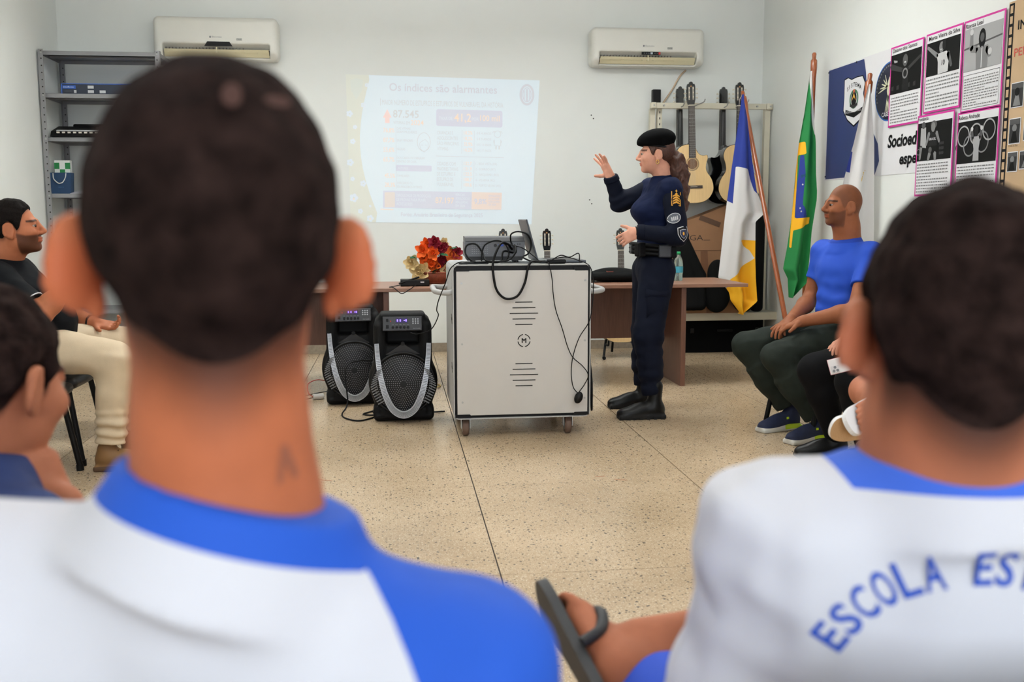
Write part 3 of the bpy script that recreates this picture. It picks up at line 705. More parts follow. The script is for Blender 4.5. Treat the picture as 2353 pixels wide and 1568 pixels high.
for x in (-.26, -.15, .13, .24):
    MB().tube(spline([(x, -.03, 2.17), (x, -.10, 2.175), (x + (.03 if x in (-.15, .24) else -.03), -.22, 2.19), (x + (.04 if x in (-.15, .24) else -.04), -.24, 2.215)]), .005, n=6).build('hook', NICK, t)
KRAFT = mat('cardboard', (148, 108, 76), .8, var=.06, vscale=6)
t = thing('guitar_carton', 'tall brown cardboard guitar carton leaning under the hanging guitars', 'box', (2.78, 8.6, .37))
m = MB().prism([(-.30, 0), (.30, 0), (.30, .92), (.22, .955), (-.30, .76)], (0, -.1, 0), (1, 0, 0), (0, 0, 1), (0, .2, 0)); m.build('carton_body', KRAFT, t)
B((0, -.1015, .54), (.6, .003, .004)).build('fold_line', mat('fold_dark', (86, 60, 42), .9), t)
B((-.02, -.102, .39), (.065, .003, .29), rot=Matrix.Rotation(-.06, 3, 'Y')).build('packing_tape', mat('tape_brown', (120, 82, 56), .35), t)
l = MB(); text_into(l, 'GA', (-.16, -.102, .63), (1, 0, 0), (0, 0, 1), height=.05, width=.12, off=-.01); l.box((-.005, -.102, .632), (.06, .001, .004)); l.build('lettering', mat('print_black', (24, 22, 20), .6), t)
B((.02, -.102, .8), (.2, .003, .045), rot=Matrix.Rotation(.35, 3, 'Y')).build('ribbed_strip', mat('strip_brown', (96, 70, 52), .8), t)
t = thing('guitar_carton', 'lower brown cardboard carton lying behind the gig bags', 'box', (2.82, 8.62, .365)); t.location = (2.8, 8.4, .365)
B((0, 0, .13), (.5, .16, .26)).build('carton_body', KRAFT, t); B((-.05, -.082, .13), (.05, .003, .26)).build('packing_tape', MATS['tape_brown'], t)
NYL = mat('black_nylon', (12, 13, 13), .8, spec=.15, bump=.2, bscale=200)
def gigbag(name, label, loc, s_, scale=1):
    o = tri_obj(name, s_.mesh(), NYL); tag(o, label, 'bag', 'black guitar bags'); return o
s = Soft(.008)
for a_, b_ in (((2.45, 8.22, 1.06), (2.40, 8.22, .45)), ((2.46, 8.22, 1.05), (2.63, 8.22, .70)), ((2.63, 8.22, .70), (2.64, 8.22, .45)), ((2.46, 8.22, .95), (2.52, 8.22, .45)), ((2.50, 8.22, .9), (2.58, 8.22, .45))): s.cap(a_, b_, .045, .05, k=.03)
gigbag('gig_bag', 'pointed black guitar bag leaning beside the water bottle', None, s)
s = Soft(.008); s.box((3.2, 8.37, .8), (.11, .1, .86), rnd=.04)
gigbag('gig_bag', 'tall narrow black case standing against the rack post', None, s)
for x, lab in ((2.775, 'rounded black bag on the rack shelf below the desk end'), (3.02, 'rounded black bag on the rack shelf behind the yellow flag tip')):
    s = Soft(.008); s.ell((x + .02, 8.25, .53), (.12, .045, .155), k=.02); s.ell((x + .02, 8.25, .72), (.09, .04, .12), k=.05); gigbag('gig_bag', lab, None, s)
t = thing('equipment_case', 'long black equipment case on the floor under the rack', 'case', (2.93, 8.56, 0))
B((0, 0, .15), (.72, .28, .295), bevel=.006).build('case_body', mat('case_black', (6, 6, 6), .85, spec=.1), t)
B((0, -.153, .2), (.14, .012, .02), bevel=.004).build('handle', STM, t)
for x in (-.3, .3): B((x, -.152, .2), (.03, .006, .04)).build('latch', STM, t)

# ------------------------------------------------------------------ things on the desks
t = thing('flower_basket', 'woven basket of red, orange and cream artificial flowers on the desk', 'flowers', (.30, 7.1, .734))
BASK = mat('wicker', (128, 60, 34), .7, var=.2, vscale=60, bump=.5, bscale=160)
m = MB().lathe([(.001, 0), (.085, 0), (.105, .04), (.115, .085), (.108, .085), (.098, .04), (.08, .01), (.001, .01)], n=28); m.build('basket', BASK, t)
for k in range(5): MB().tube([((.088 + .006 * k) * math.cos(a * .2244), (.088 + .006 * k) * math.sin(a * .2244), .01 + k * .017) for a in range(28)], .004, n=5, closed=True).build('wicker_band', BASK, t)
def petal(mb, c, d, up, ln, wd, cupv=.3):
    d = nrm(d); up = vec(up); sd = nrm(np.cross(d, up)); n_ = np.cross(sd, d); c = vec(c); v = []
    for i in range(5):
        u = i / 4; w = wd * math.sin(PI * (.12 + .8 * u)) ; bend = cupv * ln * (u * u)
        for j in (-1, 0, 1): v.append(c + d * ln * u + sd * w * j * .5 + n_ * (bend - .15 * wd * (1 - abs(j))))
    mb.add(v, [(i * 3 + j, i * 3 + j + 1, i * 3 + j + 4, i * 3 + j + 3) for i in range(4) for j in range(2)], True)
FC = {'red': mat('petal_crimson', (150, 22, 46), .7), 'orange': mat('petal_orange', (240, 104, 28), .7), 'cream': mat('petal_cream', (226, 200, 146), .7), 'peach': mat('petal_peach', (244, 132, 64), .7), 'leaf': mat('leaf_green', (22, 84, 52), .6)}
rf = random.Random(4)
heads = [('cream', -.17, .15, .065), ('cream', -.115, .08, .075), ('cream', -.09, .10, .06), ('orange', -.07, .18, .07), ('orange', -.09, .235, .06), ('orange', -.03, .14, .07), ('orange', -.06, .28, .05), ('red', .03, .25, .065), ('red', -.005, .29, .055), ('red', .06, .26, .055), ('peach', .11, .2, .065), ('red', .02, .12, .065), ('cream', .08, .09, .06), ('cream', .06, .285, .045), ('red', .15, .22, .05), ('peach', .155, .155, .05), ('orange', -.02, .215, .055), ('red', .055, .16, .06), ('orange', .0, .07, .05)]
for kind, x, z, r in heads:
    m = MB(); c = (x, -.06 + .05 * rf.random(), z); nrmv = nrm((x * 1.5, -.8, (z - .1) * 1.5 + .1)); F3 = frame(nrmv, (0.01, .1, 1))
    for ring, (cnt, ln, tilt) in enumerate(((6, 1, .75), (5, .75, .45), (4, .5, .2))):
        for k in range(cnt):
            a = k * 2 * PI / cnt + ring * .6 + rf.random() * .4; d = F3[:, 0] * math.cos(a) + F3[:, 2] * math.sin(a)
            petal(m, vec(c) + nrmv * r * .12 * ring, d * tilt + nrmv * (1 - tilt) * .9, nrmv, r * ln * (.85 + .3 * rf.random()), r * .8 * ln, .25)
    m.build('flower_head', FC[kind], t); MB().tube(spline([(0, 0, .04), (x * .4, c[1] * .5, z * .6), c]), .003, n=5).build('stem', FC['leaf'], t)
for x, z, a in ((.03, .215, .3), (.09, .14, -.2), (-.02, .085, 1.2), (-.13, .19, 2.6), (-.02, .06, 1.5), (.1, .25, .8)):
    m = MB(); petal(m, (x, -.06, z), (math.cos(a) * .6, -.6, math.sin(a) * .5 - .2), (0, -.5, 1), .075, .04, -.1); m.build('leaf', FC['leaf'], t)
t = thing('wireless_receiver', 'flat black wireless microphone receiver with antenna on the desk', 'receiver', (.145, 6.86, .734))
B((0, 0, .0225), (.2, .16, .043), bevel=.006).build('case', BLKP, t); B((.05, -.081, .028), (.025, .003, .009)).build('badge', MATS['label_white'], t)
MB().cyl((-.11, -.09, .02), (.03, -.04, .062), .007, .006, n=8).build('antenna', BLKP, t)
t = thing('cable', 'thin black cable looping off the receiver on the desk', 'cable'); MB().tube(spline([(.05, 6.77, .745), (-.0, 6.74, .739), (-.03, 6.66, .739), (.0, 6.588, .738), (.05, 6.582, .70), (.10, 6.585, .725), (.13, 6.63, .741), (.15, 6.77, .742)], 6), .003, n=6).build('lead', BLKP, t)
s = Soft(.007); s.box((1.6, 7.08, .774), (.42, .24, .055), rnd=.026, k=.02); s.ell((1.60, 7.1, .785), (.13, .1, .05), k=.05); s.ell((1.72, 7.1, .775), (.1, .1, .035), k=.05)
o = tri_obj('accessory_bag', s.mesh(), NYL); tag(o, 'low black zipped bag lying on the desk beside the uniformed person', 'bag')
l = MB(); text_into(l, 'Rouxinol', (1.535, 6.985, .808), (1, 0, 0), (0, .5, 1), height=.01, width=.05); l.build('lettering', mat('print_red', (150, 70, 50), .6), o)
t = thing('water_bottle', 'clear plastic water bottle with green cap on the desk', 'bottle', (2.105, 7.1, .734))
PET = mat('pet_plastic', (196, 222, 214), .12, trans=.85, alpha=1)
MB().lathe([(.001, 0), (.03, 0), (.033, .01), (.031, .04), (.033, .06), (.033, .12), (.03, .15), (.016, .185), (.0125, .19), (.0125, .198), (.001, .198)], n=20).build('bottle_body', PET, t)
MB().lathe([(.0342, .06), (.0342, .105)], n=20).build('label', mat('label_blue', (60, 150, 170), .5), t); MB().lathe([(.001, .215), (.014, .215), (.0155, .21), (.0155, .194), (.0126, .194)], n=16).build('cap', mat('cap_green', (24, 150, 90), .4), t)

# ------------------------------------------------------------------ white cart
CW = mat('cart_white', (196, 193, 188), .42, var=.012); CG = mat('cart_grey', (176, 176, 174), .45)
t = thing('charging_cart', 'white metal cart on casters carrying the projector and laptop', 'cart', (.69, 5.57, 0)); ox, oy = .69, 5.57
hw, dep = .378, .64; y0 = -dep / 2
def rrect(x0, x1, z0, z1, r, n=5):
    p = []
    for cx_, cz_, a in ((x1 - r, z1 - r, 0), (x0 + r, z1 - r, 90), (x0 + r, z0 + r, 180), (x1 - r, z0 + r, 270)):
        for k in range(n): w = math.radians(a + k * 90 / (n - 1)); p.append((cx_ + r * math.cos(w), cz_ + r * math.sin(w)))
    return p
MB().prism(rrect(-hw, hw, .105, .95, .03), (0, y0 + .012, 0), (1, 0, 0), (0, 0, 1), (0, dep - .012, 0), False).build('body', CG, t)
fr = MB(); oo, ii = rrect(-hw, hw, .105, .95, .03), rrect(-hw + .006, hw - .006, .111, .944, .026); n = len(oo)
v = [Vector((x, y0, z)) for x, z in oo] + [Vector((x, y0, z)) for x, z in ii] + [Vector((x, y0 + .02, z)) for x, z in oo] + [Vector((x, y0 + .02, z)) for x, z in ii]
fr.add(v, [(k, (k + 1) % n, n + (k + 1) % n, n + k) for k in range(n)] + [(k, 2 * n + k, 2 * n + (k + 1) % n, (k + 1) % n) for k in range(n)] + [(n + k, n + (k + 1) % n, 3 * n + (k + 1) % n, 3 * n + k) for k in range(n)]); fr.build('rim', CG, t)
B((0, y0 + .014, .527), (hw * 2 - .012, .006, .83)).build('gasket', BLKP, t)
pan = B((.002, y0 + .004, .522), (hw * 2 - .036, .012, .79), bevel=.002).build('back_panel', CW, t)
for sx_ in (-1, 1):
    for sz, zc in ((1, .92), (-1, .127)):
        m = MB(); m.prism([(0, 0), (.09, 0), (.085, -.012), (.08, -.018), (0, -.018)] if sz > 0 else [(0, 0), (.09, 0), (.085, .012), (.08, .018), (0, .018)], (sx_ * (hw - .008), y0 - .004, zc + sz * .012), (-sx_, 0, 0), (0, 0, 1), (0, .006, 0)); m.build('corner_bracket', BLKP, t)
px = lambda u: (u - 940) / 820 * .728 - .362     # panel drawing units
for z0_, ws in ((.745, (.047, .063, .078, .063, .047)), (.408, (.047, .063, .078, .063, .047))):
    for k, w in enumerate(ws): B((.008, y0 - .0025, z0_ - k * .0305), (w * 2, .002, .005)).build('vent_slot', DARK, pan)
lg = MB()
for a0 in (45, 135, 225, 315):
    arc = [(.008 + r * math.cos(math.radians(a)), .535 + r * math.sin(math.radians(a))) for r, rg in ((.036, range(a0 - 36, a0 + 37, 9)), (.031, range(a0 + 36, a0 - 37, -9))) for a in rg]
    lg.prism(arc, (0, y0 - .0035, 0), (1, 0, 0), (0, 0, 1), (0, .0015, 0))
lg.prism([(-.013, -.013), (-.007, -.013), (-.007, .003), (0, -.004), (.007, .003), (.007, -.013), (.013, -.013), (.013, .013), (.008, .013), (0, .005), (-.008, .013), (-.013, .013)], (.008, y0 - .0035, .535), (1, 0, 0), (0, 0, 1), (0, .0015, 0)); lg.build('logo_cutout', DARK, pan)
for x, z in ((-.33, .85), (-.33, .52), (-.33, .2), (.345, .86), (.345, .53), (.345, .21)): MB().cyl((x, y0 - .005, z), (x, y0, z), .006, n=10).build('screw', NICK, pan)
for z in (.66, .64, .39, .37): B((-hw - .001, y0 + .1, z), (.002, .06, .003), rot=Matrix.Rotation(.5, 3, 'X')).build('side_slot', DARK, t)
l = MB(); text_into(l, 'RECARGA', (-hw - .002, y0 + .07, .76), (0, 0, 1), (0, -1, 0), height=.022, width=.11); l.build('lettering', mat('print_darkgrey', (60, 60, 60), .6), t)
for s_ in (-1, 1):
    MB().tube(spline([(s_ * (hw - .002), y0 + .06, .80), (s_ * (hw + .03), y0 + .06, .795), (s_ * (hw + .085), y0 + .1, .8), (s_ * (hw + .09), y0 + .3, .8), (s_ * (hw + .085), y0 + .5, .8), (s_ * (hw + .03), y0 + .54, .795), (s_ * (hw - .002), y0 + .54, .80)], 6), .015, n=12).build('handle', CG, t)
for x in (-.31, .262):
    for y in (y0 + .07, -y0 - .07):
        w = MB(); w.lathe([(.001, -.018), (.042, -.018), (.05, -.012), (.05, .012), (.042, .018), (.001, .018)], (x, y, .051), n=24, axis='X')
        wo = w.build('caster_wheel', mat('wheel_brown', (104, 82, 70), .6), t); MB().lathe([(.001, .019), (.03, .019), (.03, -.019), (.001, -.019)], (x, y, .051), n=16, axis='X').build('hub', NICK, wo)
        f = MB(); f.box((x - .024, y, .075), (.003, .05, .06)); f.box((x + .024, y, .075), (.003, .05, .06)); f.box((x, y, .1035), (.052, .06, .003)); f.build('caster_fork', NICK, t)
ZT = .951
# projector
t = thing('projector', 'grey video projector on top of the white cart', 'projector', (.565, 5.52, ZT), -.03)
PG = mat('projector_grey', (92, 93, 96), .4, metal=.25, var=.03); PD = mat('projector_dark', (24, 24, 26), .5)
MB().prism([(-.17, .035), (.16, .035), (.165, .05), (.165, .112), (.16, .118), (-.165, .118), (-.17, .112)], (0, -.09, 0), (1, 0, 0), (0, 0, 1), (0, .24, 0)).build('body', PG, t)
MB().prism([(-.09, .118), (.15, .118), (.15, .145), (-.06, .145), (-.075, .139)], (-.168, 0, 0), (0, 1, 0), (0, 0, 1), (.33, 0, 0)).build('top_cover', PG, t)
B((0, -.091, .119), (.33, .004, .004)).build('seam', PD, t)
MB().prism([(-.155, .012), (.15, .012), (.16, .036), (-.165, .036)], (0, -.085, 0), (1, 0, 0), (0, 0, 1), (0, .22, 0)).build('base', PD, t)
for x in (-.12, .12):
    for y in (-.06, .1): MB().cyl((x, y, 0), (x, y, .013), .012, n=10).build('foot', PD, t)
m = MB()
for i in range(8):
    for j in range(6): m.box((-.128 + i * .012, -.0905, .052 + j * .0115), (.0065, .002, .002))
m.build('vent_hole', mat('vent_pale', (150, 150, 152), .5), t)['kind'] = 'stuff'
B((.03, -.0915, .097), (.03, .004, .011)).build('vga_port', mat('vga_blue', (60, 90, 190), .5), t)
for k in range(2): B((.063, -.0915, .094 + k * .009), (.016, .004, .005)).build('usb_port', mat('usb_pink', (170, 130, 130), .5), t)
B((.095, -.0915, .07), (.05, .004, .035)).build('power_socket', PD, t); B((.085, -.0915, .098), (.026, .004, .011)).build('hdmi_port', PD, t)
for x in (.125, .137): MB().cyl((x, -.093, .103), (x, -.09, .103), .0035, n=8).build('audio_jack', PD, t)
MB().cyl((.0, -.094, .096), (.0, -.09, .096), .009, n=12).build('round_port', PD, t)
l = MB(); text_into(l, 'PowerLite', (-.13, -.081, .1215), (1, 0, 0), (0, .3, 1), height=.007, width=.06); l.build('lettering', mat('print_silver', (150, 152, 156), .4), t)
MB().lathe([(.001, .01), (.03, .01), (.034, 0)], (.09, .155, .08), n=18, axis='Y').build('lens', mat('lens_glass', (40, 40, 60), .08), t)
# laptop: seen edge-on, screen facing right
t = thing('laptop', 'open grey laptop seen edge-on beside the projector', 'laptop', (.905, 5.50, ZT), 0)
LG = mat('laptop_grey', (70, 74, 80), .35, metal=.4)
B((.02, 0, .0085), (.26, .34, .015), bevel=.004).build('base', LG, t); B((.03, 0, .0165), (.16, .3, .0015)).build('keyboard', PD, t)
lid = B((0, 0, .118), (.009, .34, .235), bevel=.003); lo_ = lid.build('screen_lid', LG, t, loc=(-.118, 0, .012), rot=(0, -.27, 0))
B((.0052, 0, .12), (.001, .32, .2)).build('screen', mat('screen_dark', (58, 50, 60), .2), lo_)
t = thing('power_brick', 'small black power brick lying in front of the laptop', 'adapter', (.88, 5.285, ZT), .05); B((0, 0, .012), (.1, .045, .024), bevel=.006).build('brick', BLKP, t); B((0.051, 0, .012), (.006, .02, .012)).build('plug', BLKP, t)
# cables on and over the cart
CAB = mat('cable_black', (9, 9, 10), .5, spec=.2)
yf = 5.235
def cable(name, pts, r, label, n=7): return tag(MB().tube(spline([(x, y, z + (.005 if z > ZT - .001 else 0)) for x, y, z in pts], n), r, n=8).build(name, CAB), label, 'cable', 'black cables on the cart')
cable('power_cable', [(.655, 5.425, ZT + .07), (.625, 5.38, ZT + .1), (.58, 5.3, ZT + .105), (.545, 5.26, ZT + .05), (.53, yf + .01, ZT - .0), (.53, yf - .006, .90), (.545, yf - .008, .82), (.58, yf - .008, .775), (.62, yf - .008, .765), (.665, yf - .008, .785), (.70, yf - .008, .85), (.715, yf - .006, .92), (.735, yf + .01, ZT + .004), (.77, 5.27, ZT + .006), (.80, 5.3, ZT + .006)], .0065, 'thick black power cable drooping in a loop over the cart front')
cable('video_cable', [(.66, 5.42, .05 + ZT), (.6, 5.36, ZT + .06), (.58, 5.33, ZT + .006), (.5, 5.3, ZT + .006), (.43, 5.31, ZT + .008), (.39, 5.34, ZT + .05), (.40, 5.36, ZT + .095), (.45, 5.36, ZT + .1), (.485, 5.35, ZT + .05), (.5, 5.3, ZT + .012), (.58, 5.28, ZT + .008), (.63, 5.30, ZT + .02), (.665, 5.33, ZT + .06), (.665, 5.38, ZT + .095)], .005, 'black video cable coiled in front of the projector')
cable('video_cable', [(.655, 5.43, ZT + .1), (.64, 5.36, ZT + .12), (.64, 5.33, ZT + .155), (.68, 5.33, ZT + .168), (.73, 5.33, ZT + .15), (.75, 5.34, ZT + .1), (.735, 5.33, ZT + .05), (.70, 5.3, ZT + .03), (.75, 5.27, ZT + .008), (.82, 5.27, ZT + .01)], .0045, 'black cable looping up beside the laptop lid')
cable('video_cable', [(.655, 5.432, ZT + .09), (.70, 5.34, ZT + .08), (.76, 5.30, ZT + .035), (.79, 5.27, ZT + .01), (.84, 5.26, ZT + .01), (.9, 5.258, ZT + .04), (.95, 5.26, ZT + .03), (1.0, 5.262, ZT + .05), (1.005, 5.262, ZT + .004)], .003, 'thin black cable running past the laptop to the cart edge')
cable('video_cable', [(.475, 5.32, ZT + .01), (.48, 5.33, ZT + .06), (.5, 5.34, ZT + .1), (.56, 5.35, ZT + .12), (.61, 5.37, ZT + .1), (.63, 5.36, ZT + .05), (.61, 5.33, ZT + .01)], .0045, 'black cable arching across the projector front')
t = thing('computer_mouse', 'black computer mouse hanging by its cable over the cart front', 'mouse', (0, 0, 0))
s = Soft(.004); s.ell((.995, yf - .022, .218), (.023, .018, .034), R=rotm((0, 1, 0), 20), k=.01); tri_obj('mouse_body', s.mesh(), BLKP, t)
MB().tube(spline([(.82, 5.27, ZT + .006), (.835, yf, ZT - .005), (.85, yf - .008, .86), (.855, yf - .009, .79), (.87, yf - .009, .70), (.905, yf - .009, .6), (.935, yf - .009, .5), (.965, yf - .012, .44), (1.02, yf - .012, .39), (1.05, yf - .012, .34), (1.03, yf - .012, .29), (.999, yf - .02, .25)], 6), .0026, n=6).build('mouse_cable', CAB, t)
cable('adapter_cable', [(.86, 5.28, ZT + .02), (.93, 5.27, ZT + .03), (1.0, 5.26, ZT + .012), (1.055, 5.25, ZT - .01), (1.075, yf, .88), (1.074, yf - .008, .76), (1.055, yf - .01, .64), (1.0, yf - .01, .55), (.965, yf - .016, .45), (.955, yf - .016, .36), (.965, yf - .016, .28), (.988, yf - .03, .245)], .0026, 'thin black cable crossing the mouse cable on the cart front')
cable('coiled_cable', [(1.078, 5.35, .44), (1.085, 5.3, .3), (1.085, 5.29, .16), (1.09, 5.32, .13), (1.09, 5.34, .2), (1.085, 5.36, .44)], .006, 'black cable hanging against the side of the cart')
cable('audio_cable', [(.47, 5.33, ZT + .006), (.39, 5.262, ZT + .008), (.345, 5.24, ZT + .006), (.30, 5.225, .93), (.275, 5.225, .86), (.24, 5.3, .76), (.23, 5.35, .7), (.24, 5.4, .66), (.2, 5.45, .58), (.13, 5.55, .545), (.09, 5.62, .545)], .003, 'thin black audio cable running from the cart to the loudspeaker')
tag(B((.43, 5.32, ZT + .0035), (.16, .07, .005)).build('flat_plate', BLKP), 'flat black plate under the cables at cart corner', 'plate')

# ------------------------------------------------------------------ loudspeakers
SPB = mat('speaker_black', (12, 12, 13), .6, spec=.2, var=.06, bump=.15, bscale=150); MESHM = mat('grille_dark', (20, 20, 22), .45, spec=.3); RIB = mat('led_strip_clear', (200, 204, 210), .3, metal=.1); DOT = mat('grille_hole_glint', (120, 120, 124), .35, metal=.5)
def speaker(loc, rz, label):
    t = thing('loudspeaker', label, 'speaker', loc, rz, 'black party loudspeakers')
    s = Soft(.007); s.box((0, .05, .32), (.33, .26, .60), rnd=.04, k=.02); s.ell((0, -.02, .235), (.205, .10, .215), k=.03)
    s.box((0, -.05, .52), (.2, .1, .12), rnd=.02, k=.03, op='s'); s.box((0, -.02, .05), (.36, .16, .09), rnd=.03, k=.02)
    for q in (-1, 1): s.cap((q * .135, -.06, .2), (q * .135, -.06, .56), .035, .035, k=.02); s.box((q * .15, -.12, .07), (.03, .06, .05), rnd=.01, k=.01, op='s')
    s.box((0, .02, .62), (.27, .2, .05), rnd=.02, k=.02)
    tri_obj('cabinet', s.mesh(), SPB, t)
    MB().lathe([(.185, 0), (.189, -.006), (.184, -.009), (.177, -.008), (.172, 0)], (0, -.122, .235), n=48, axis='Y').build('woofer_ring', mat('ring_black', (18, 18, 19), .4, spec=.3), t)
    dome = [(.174 * math.sin(a), -.05 * math.cos(a) + .012) for a in np.linspace(.001, PI / 2, 9)]
    go = MB().lathe(dome, (0, -.122, .235), n=48, axis='Y').build('grille', MESHM, t)
    m = MB()
    for r_ in range(2, 15):
        rr = r_ * .0118; cnt = int(2 * PI * rr / .0125)
        for k in range(cnt):
            a = 2 * PI * k / cnt; x, z = rr * math.cos(a), rr * math.sin(a); y = -.05 * math.sqrt(max(0, 1 - (rr / .174) ** 2)) + .0105 - .122
            m.prism([(.003 * math.cos(q * PI / 3), .003 * math.sin(q * PI / 3)) for q in range(6)], (x, y, .235 + z), (1, 0, 0), (0, 0, 1), (0, .001, 0))
    q = m.build('grille_hole', DOT, go); q['kind'] = 'stuff'
    # clear V-shaped light strip with ribs
    path = spline([(-.152, -.12, .47), (-.146, -.13, .38), (-.128, -.155, .26), (-.1, -.17, .16), (-.06, -.17, .085), (0, -.17, .055), (.06, -.17, .085), (.1, -.17, .16), (.128, -.155, .26), (.146, -.13, .38), (.152, -.12, .47)], 12)
    st = MB(); v = []; W_ = []
    for i, p in enumerate(path):
        d = (path[min(i + 1, len(path) - 1)] - path[max(i - 1, 0)]); nn = Vector((-d.z, 0, d.x)).normalized(); u = abs(i / (len(path) - 1) - .5) * 2; w = .012 + .009 * (1 - u); W_.append((nn, w))
        v += [p + nn * w, p - nn * w, p - nn * w + Vector((0, .02, 0)), p + nn * w + Vector((0, .02, 0))]
    st.add(v, [(4 * i + a, 4 * i + (a + 1) % 4, 4 * i + 4 + (a + 1) % 4, 4 * i + 4 + a) for i in range(len(path) - 1) for a in range(4)]); so = st.build('light_strip', RIB, t)
    rb = MB()
    for i, p in enumerate(path):
        nn, w = W_[i]; a_, b_ = p + nn * w * .8, p - nn * w * .8; rb.cyl(a_ + Vector((0, -.001, 0)), b_ + Vector((0, -.001, 0)), .0022, n=5)
    rb.build('strip_rib', mat('strip_rib_grey', (132, 136, 142), .4), so)['kind'] = 'stuff'
    for q in (-1, 1):
        m = MB()
        for k in range(14):
            z = .13 + k * .0145; m.box((q * (.172 - .0022 * abs(k - 7) ** 1.5), -.158, z), (.04, .004, .006), rot=Matrix.Rotation(q * .5, 3, 'Y'))
        m.build('side_fin', mat('fin_grey', (110, 112, 115), .45), t)['kind'] = 'stuff'
        B((q * .12, -.13, .08), (.02, .01, .02)).build('foot_pad', SPB, t)
    # control panel
    R_ = Matrix.Rotation(-.22, 3, 'X')
    cp = B((0, 0, 0), (.23, .02, .085), bevel=.004).build('control_panel', mat('panel_charcoal', (44, 45, 48), .4), t, loc=(0, -.098, .585), rot=(-.22, 0, 0))
    B((-.005, -.0115, .018), (.07, .003, .028)).build('display', mat('display_violet', (20, 10, 40), .2, emit=(40, 10, 90), estr=.5), cp)
    for k, x in enumerate((-.028, -.012, .012, .022)): B((x, -.0135, .018), (.008, .001, .013 if k != 2 else .006)).build('display_digit', mat('digit_violet', (150, 120, 255), .3, emit=(140, 110, 255), estr=1.2), cp)
    for k in range(5): MB().cyl((-.055 + k * .022, -.026, -.022), (-.055 + k * .022, -.01, -.022), .0075, n=12).build('knob', BLKP, cp)
    for i in range(3):
        for j in range(3): MB().cyl((.062 + i * .0145, -.0125, .026 - j * .0125), (.062 + i * .0145, -.01, .026 - j * .0125), .0045, n=8).build('button', mat('button_grey', (170, 172, 176), .4), cp)
    B((-.088, -.012, .02), (.014, .006, .016)).build('switch', BLKP, cp); B((-.068, -.012, .014), (.006, .004, .006)).build('red_switch', mat('switch_red', (200, 40, 36), .4), cp); B((-.088, -.012, -.018), (.016, .006, .02)).build('switch', BLKP, cp)
    l = MB(); text_into(l, 'MULTILASER', (.062, -.0115, -.032), (1, 0, 0), (0, 0, 1), height=.005, width=.042)
    for i, w in enumerate(('VOLUME', 'ECHO', 'TREBLE', 'BASS', 'MIC')): text_into(l, w, (-.062 + i * .022, -.0115, -.008), (1, 0, 0), (0, 0, 1), height=.003, width=.013)
    l.build('lettering', MATS['print_silver'], cp)
    MB().cyl((0, -.118, .47), (0, -.1, .47), .012, n=12).build('tweeter_boss', BLKP, t)
    MB().prism([(0, .47), (-.1, .405), (.1, .405)], (0, -.108, 0), (1, 0, 0), (0, 0, 1), (0, .02, 0)).build('horn_face', mat('horn_dark', (34, 32, 31), .5), t)
    return t
speaker((.045, 5.84, 0), 0, 'black party loudspeaker with violet display, in front, beside the cart')
speaker((-.27, 6.42, 0), .06, 'black party loudspeaker standing behind the one with violet display')
fz = .006
tag(MB().tube(spline([(-.10, 6.3, .3), (-.30, 6.18, .28), (-.3, 6.1, .06), (-.33, 6.0, fz), (-.3, 5.86, fz), (-.22, 5.78, fz), (-.14, 5.86, fz), (-.06, 6.0, fz), (.0, 6.1, fz)], 7), .005, n=6).build('floor_cable', CAB), 'black cable lying in a curve on floor before the rear loudspeaker', 'cable')
tag(MB().tube(spline([(-.10, 6.12, fz), (-.18, 6.02, fz), (-.2, 5.97, fz), (-.15, 5.94, fz), (-.1, 5.96, fz), (-.08, 6.02, .014), (-.14, 6.0, .014), (-.1, 5.9, fz), (-.04, 5.95, fz)], 6), .005, n=6).build('floor_cable', CAB), 'black cable coiled on floor between the two loudspeakers', 'cable')
tag(MB().tube(spline([(.16, 6.02, fz), (.22, 5.99, fz), (.3, 6.0, fz)], 5), .005, n=6).build('floor_cable', CAB), 'short black cable from loudspeaker to cart along the floor', 'cable')
tag(MB().tube(spline([(.31, 7.2, fz), (.25, 7.25, fz), (.22, 7.15, fz), (.28, 7.05, fz), (.32, 6.95, fz), (.26, 6.85, fz), (.2, 6.86, fz)], 6), .004, n=6).build('floor_cable', mat('cable_yellow', (196, 164, 74), .6)), 'yellow cable lying on floor between loudspeaker and cart', 'cable')
t = thing('power_adapter', 'white power adapter with red and black leads on floor', 'adapter', (-.52, 6.55, 0), .3); MB().cyl((-.03, 0, .02), (.04, 0, .02), .02, n=12).build('adapter_body', mat('adapter_white', (206, 202, 196), .5), t)
MB().tube(spline([(-.03, 0, .02), (-.06, .0, .05), (-.05, .05, .1), (.02, .08, .12), (.1, .1, .1)]), .003, n=6).build('red_lead', mat('lead_red', (180, 50, 44), .5), t); MB().tube(spline([(-.03, 0, .015), (-.1, -.02, .01), (-.13, .03, .01), (-.02, .1, .02), (.1, .12, .03)]), .003, n=6).build('black_lead', CAB, t)
# small rust-brown smears on the terrazzo
for i_, (x, y, a, w_) in enumerate(((-.33, 4.47, -.5, .07), (-.47, 4.58, .1, .09), (1.02, 4.30, -.4, .06), (.94, 4.37, .1, .05))):
    MB().prism([(-w_ / 2, -.004), (-w_ * .1, -.009), (w_ / 2, -.003), (w_ * .45, .006), (-w_ * .1, .003), (-w_ / 2, .006)], (x, y, .0), (math.cos(a), math.sin(a), 0), (-math.sin(a), math.cos(a), 0), (0, 0, .0006)).build('floor_smear', mat('smear_rust', (150, 100, 62), .6), bpy.data.objects['floor'])
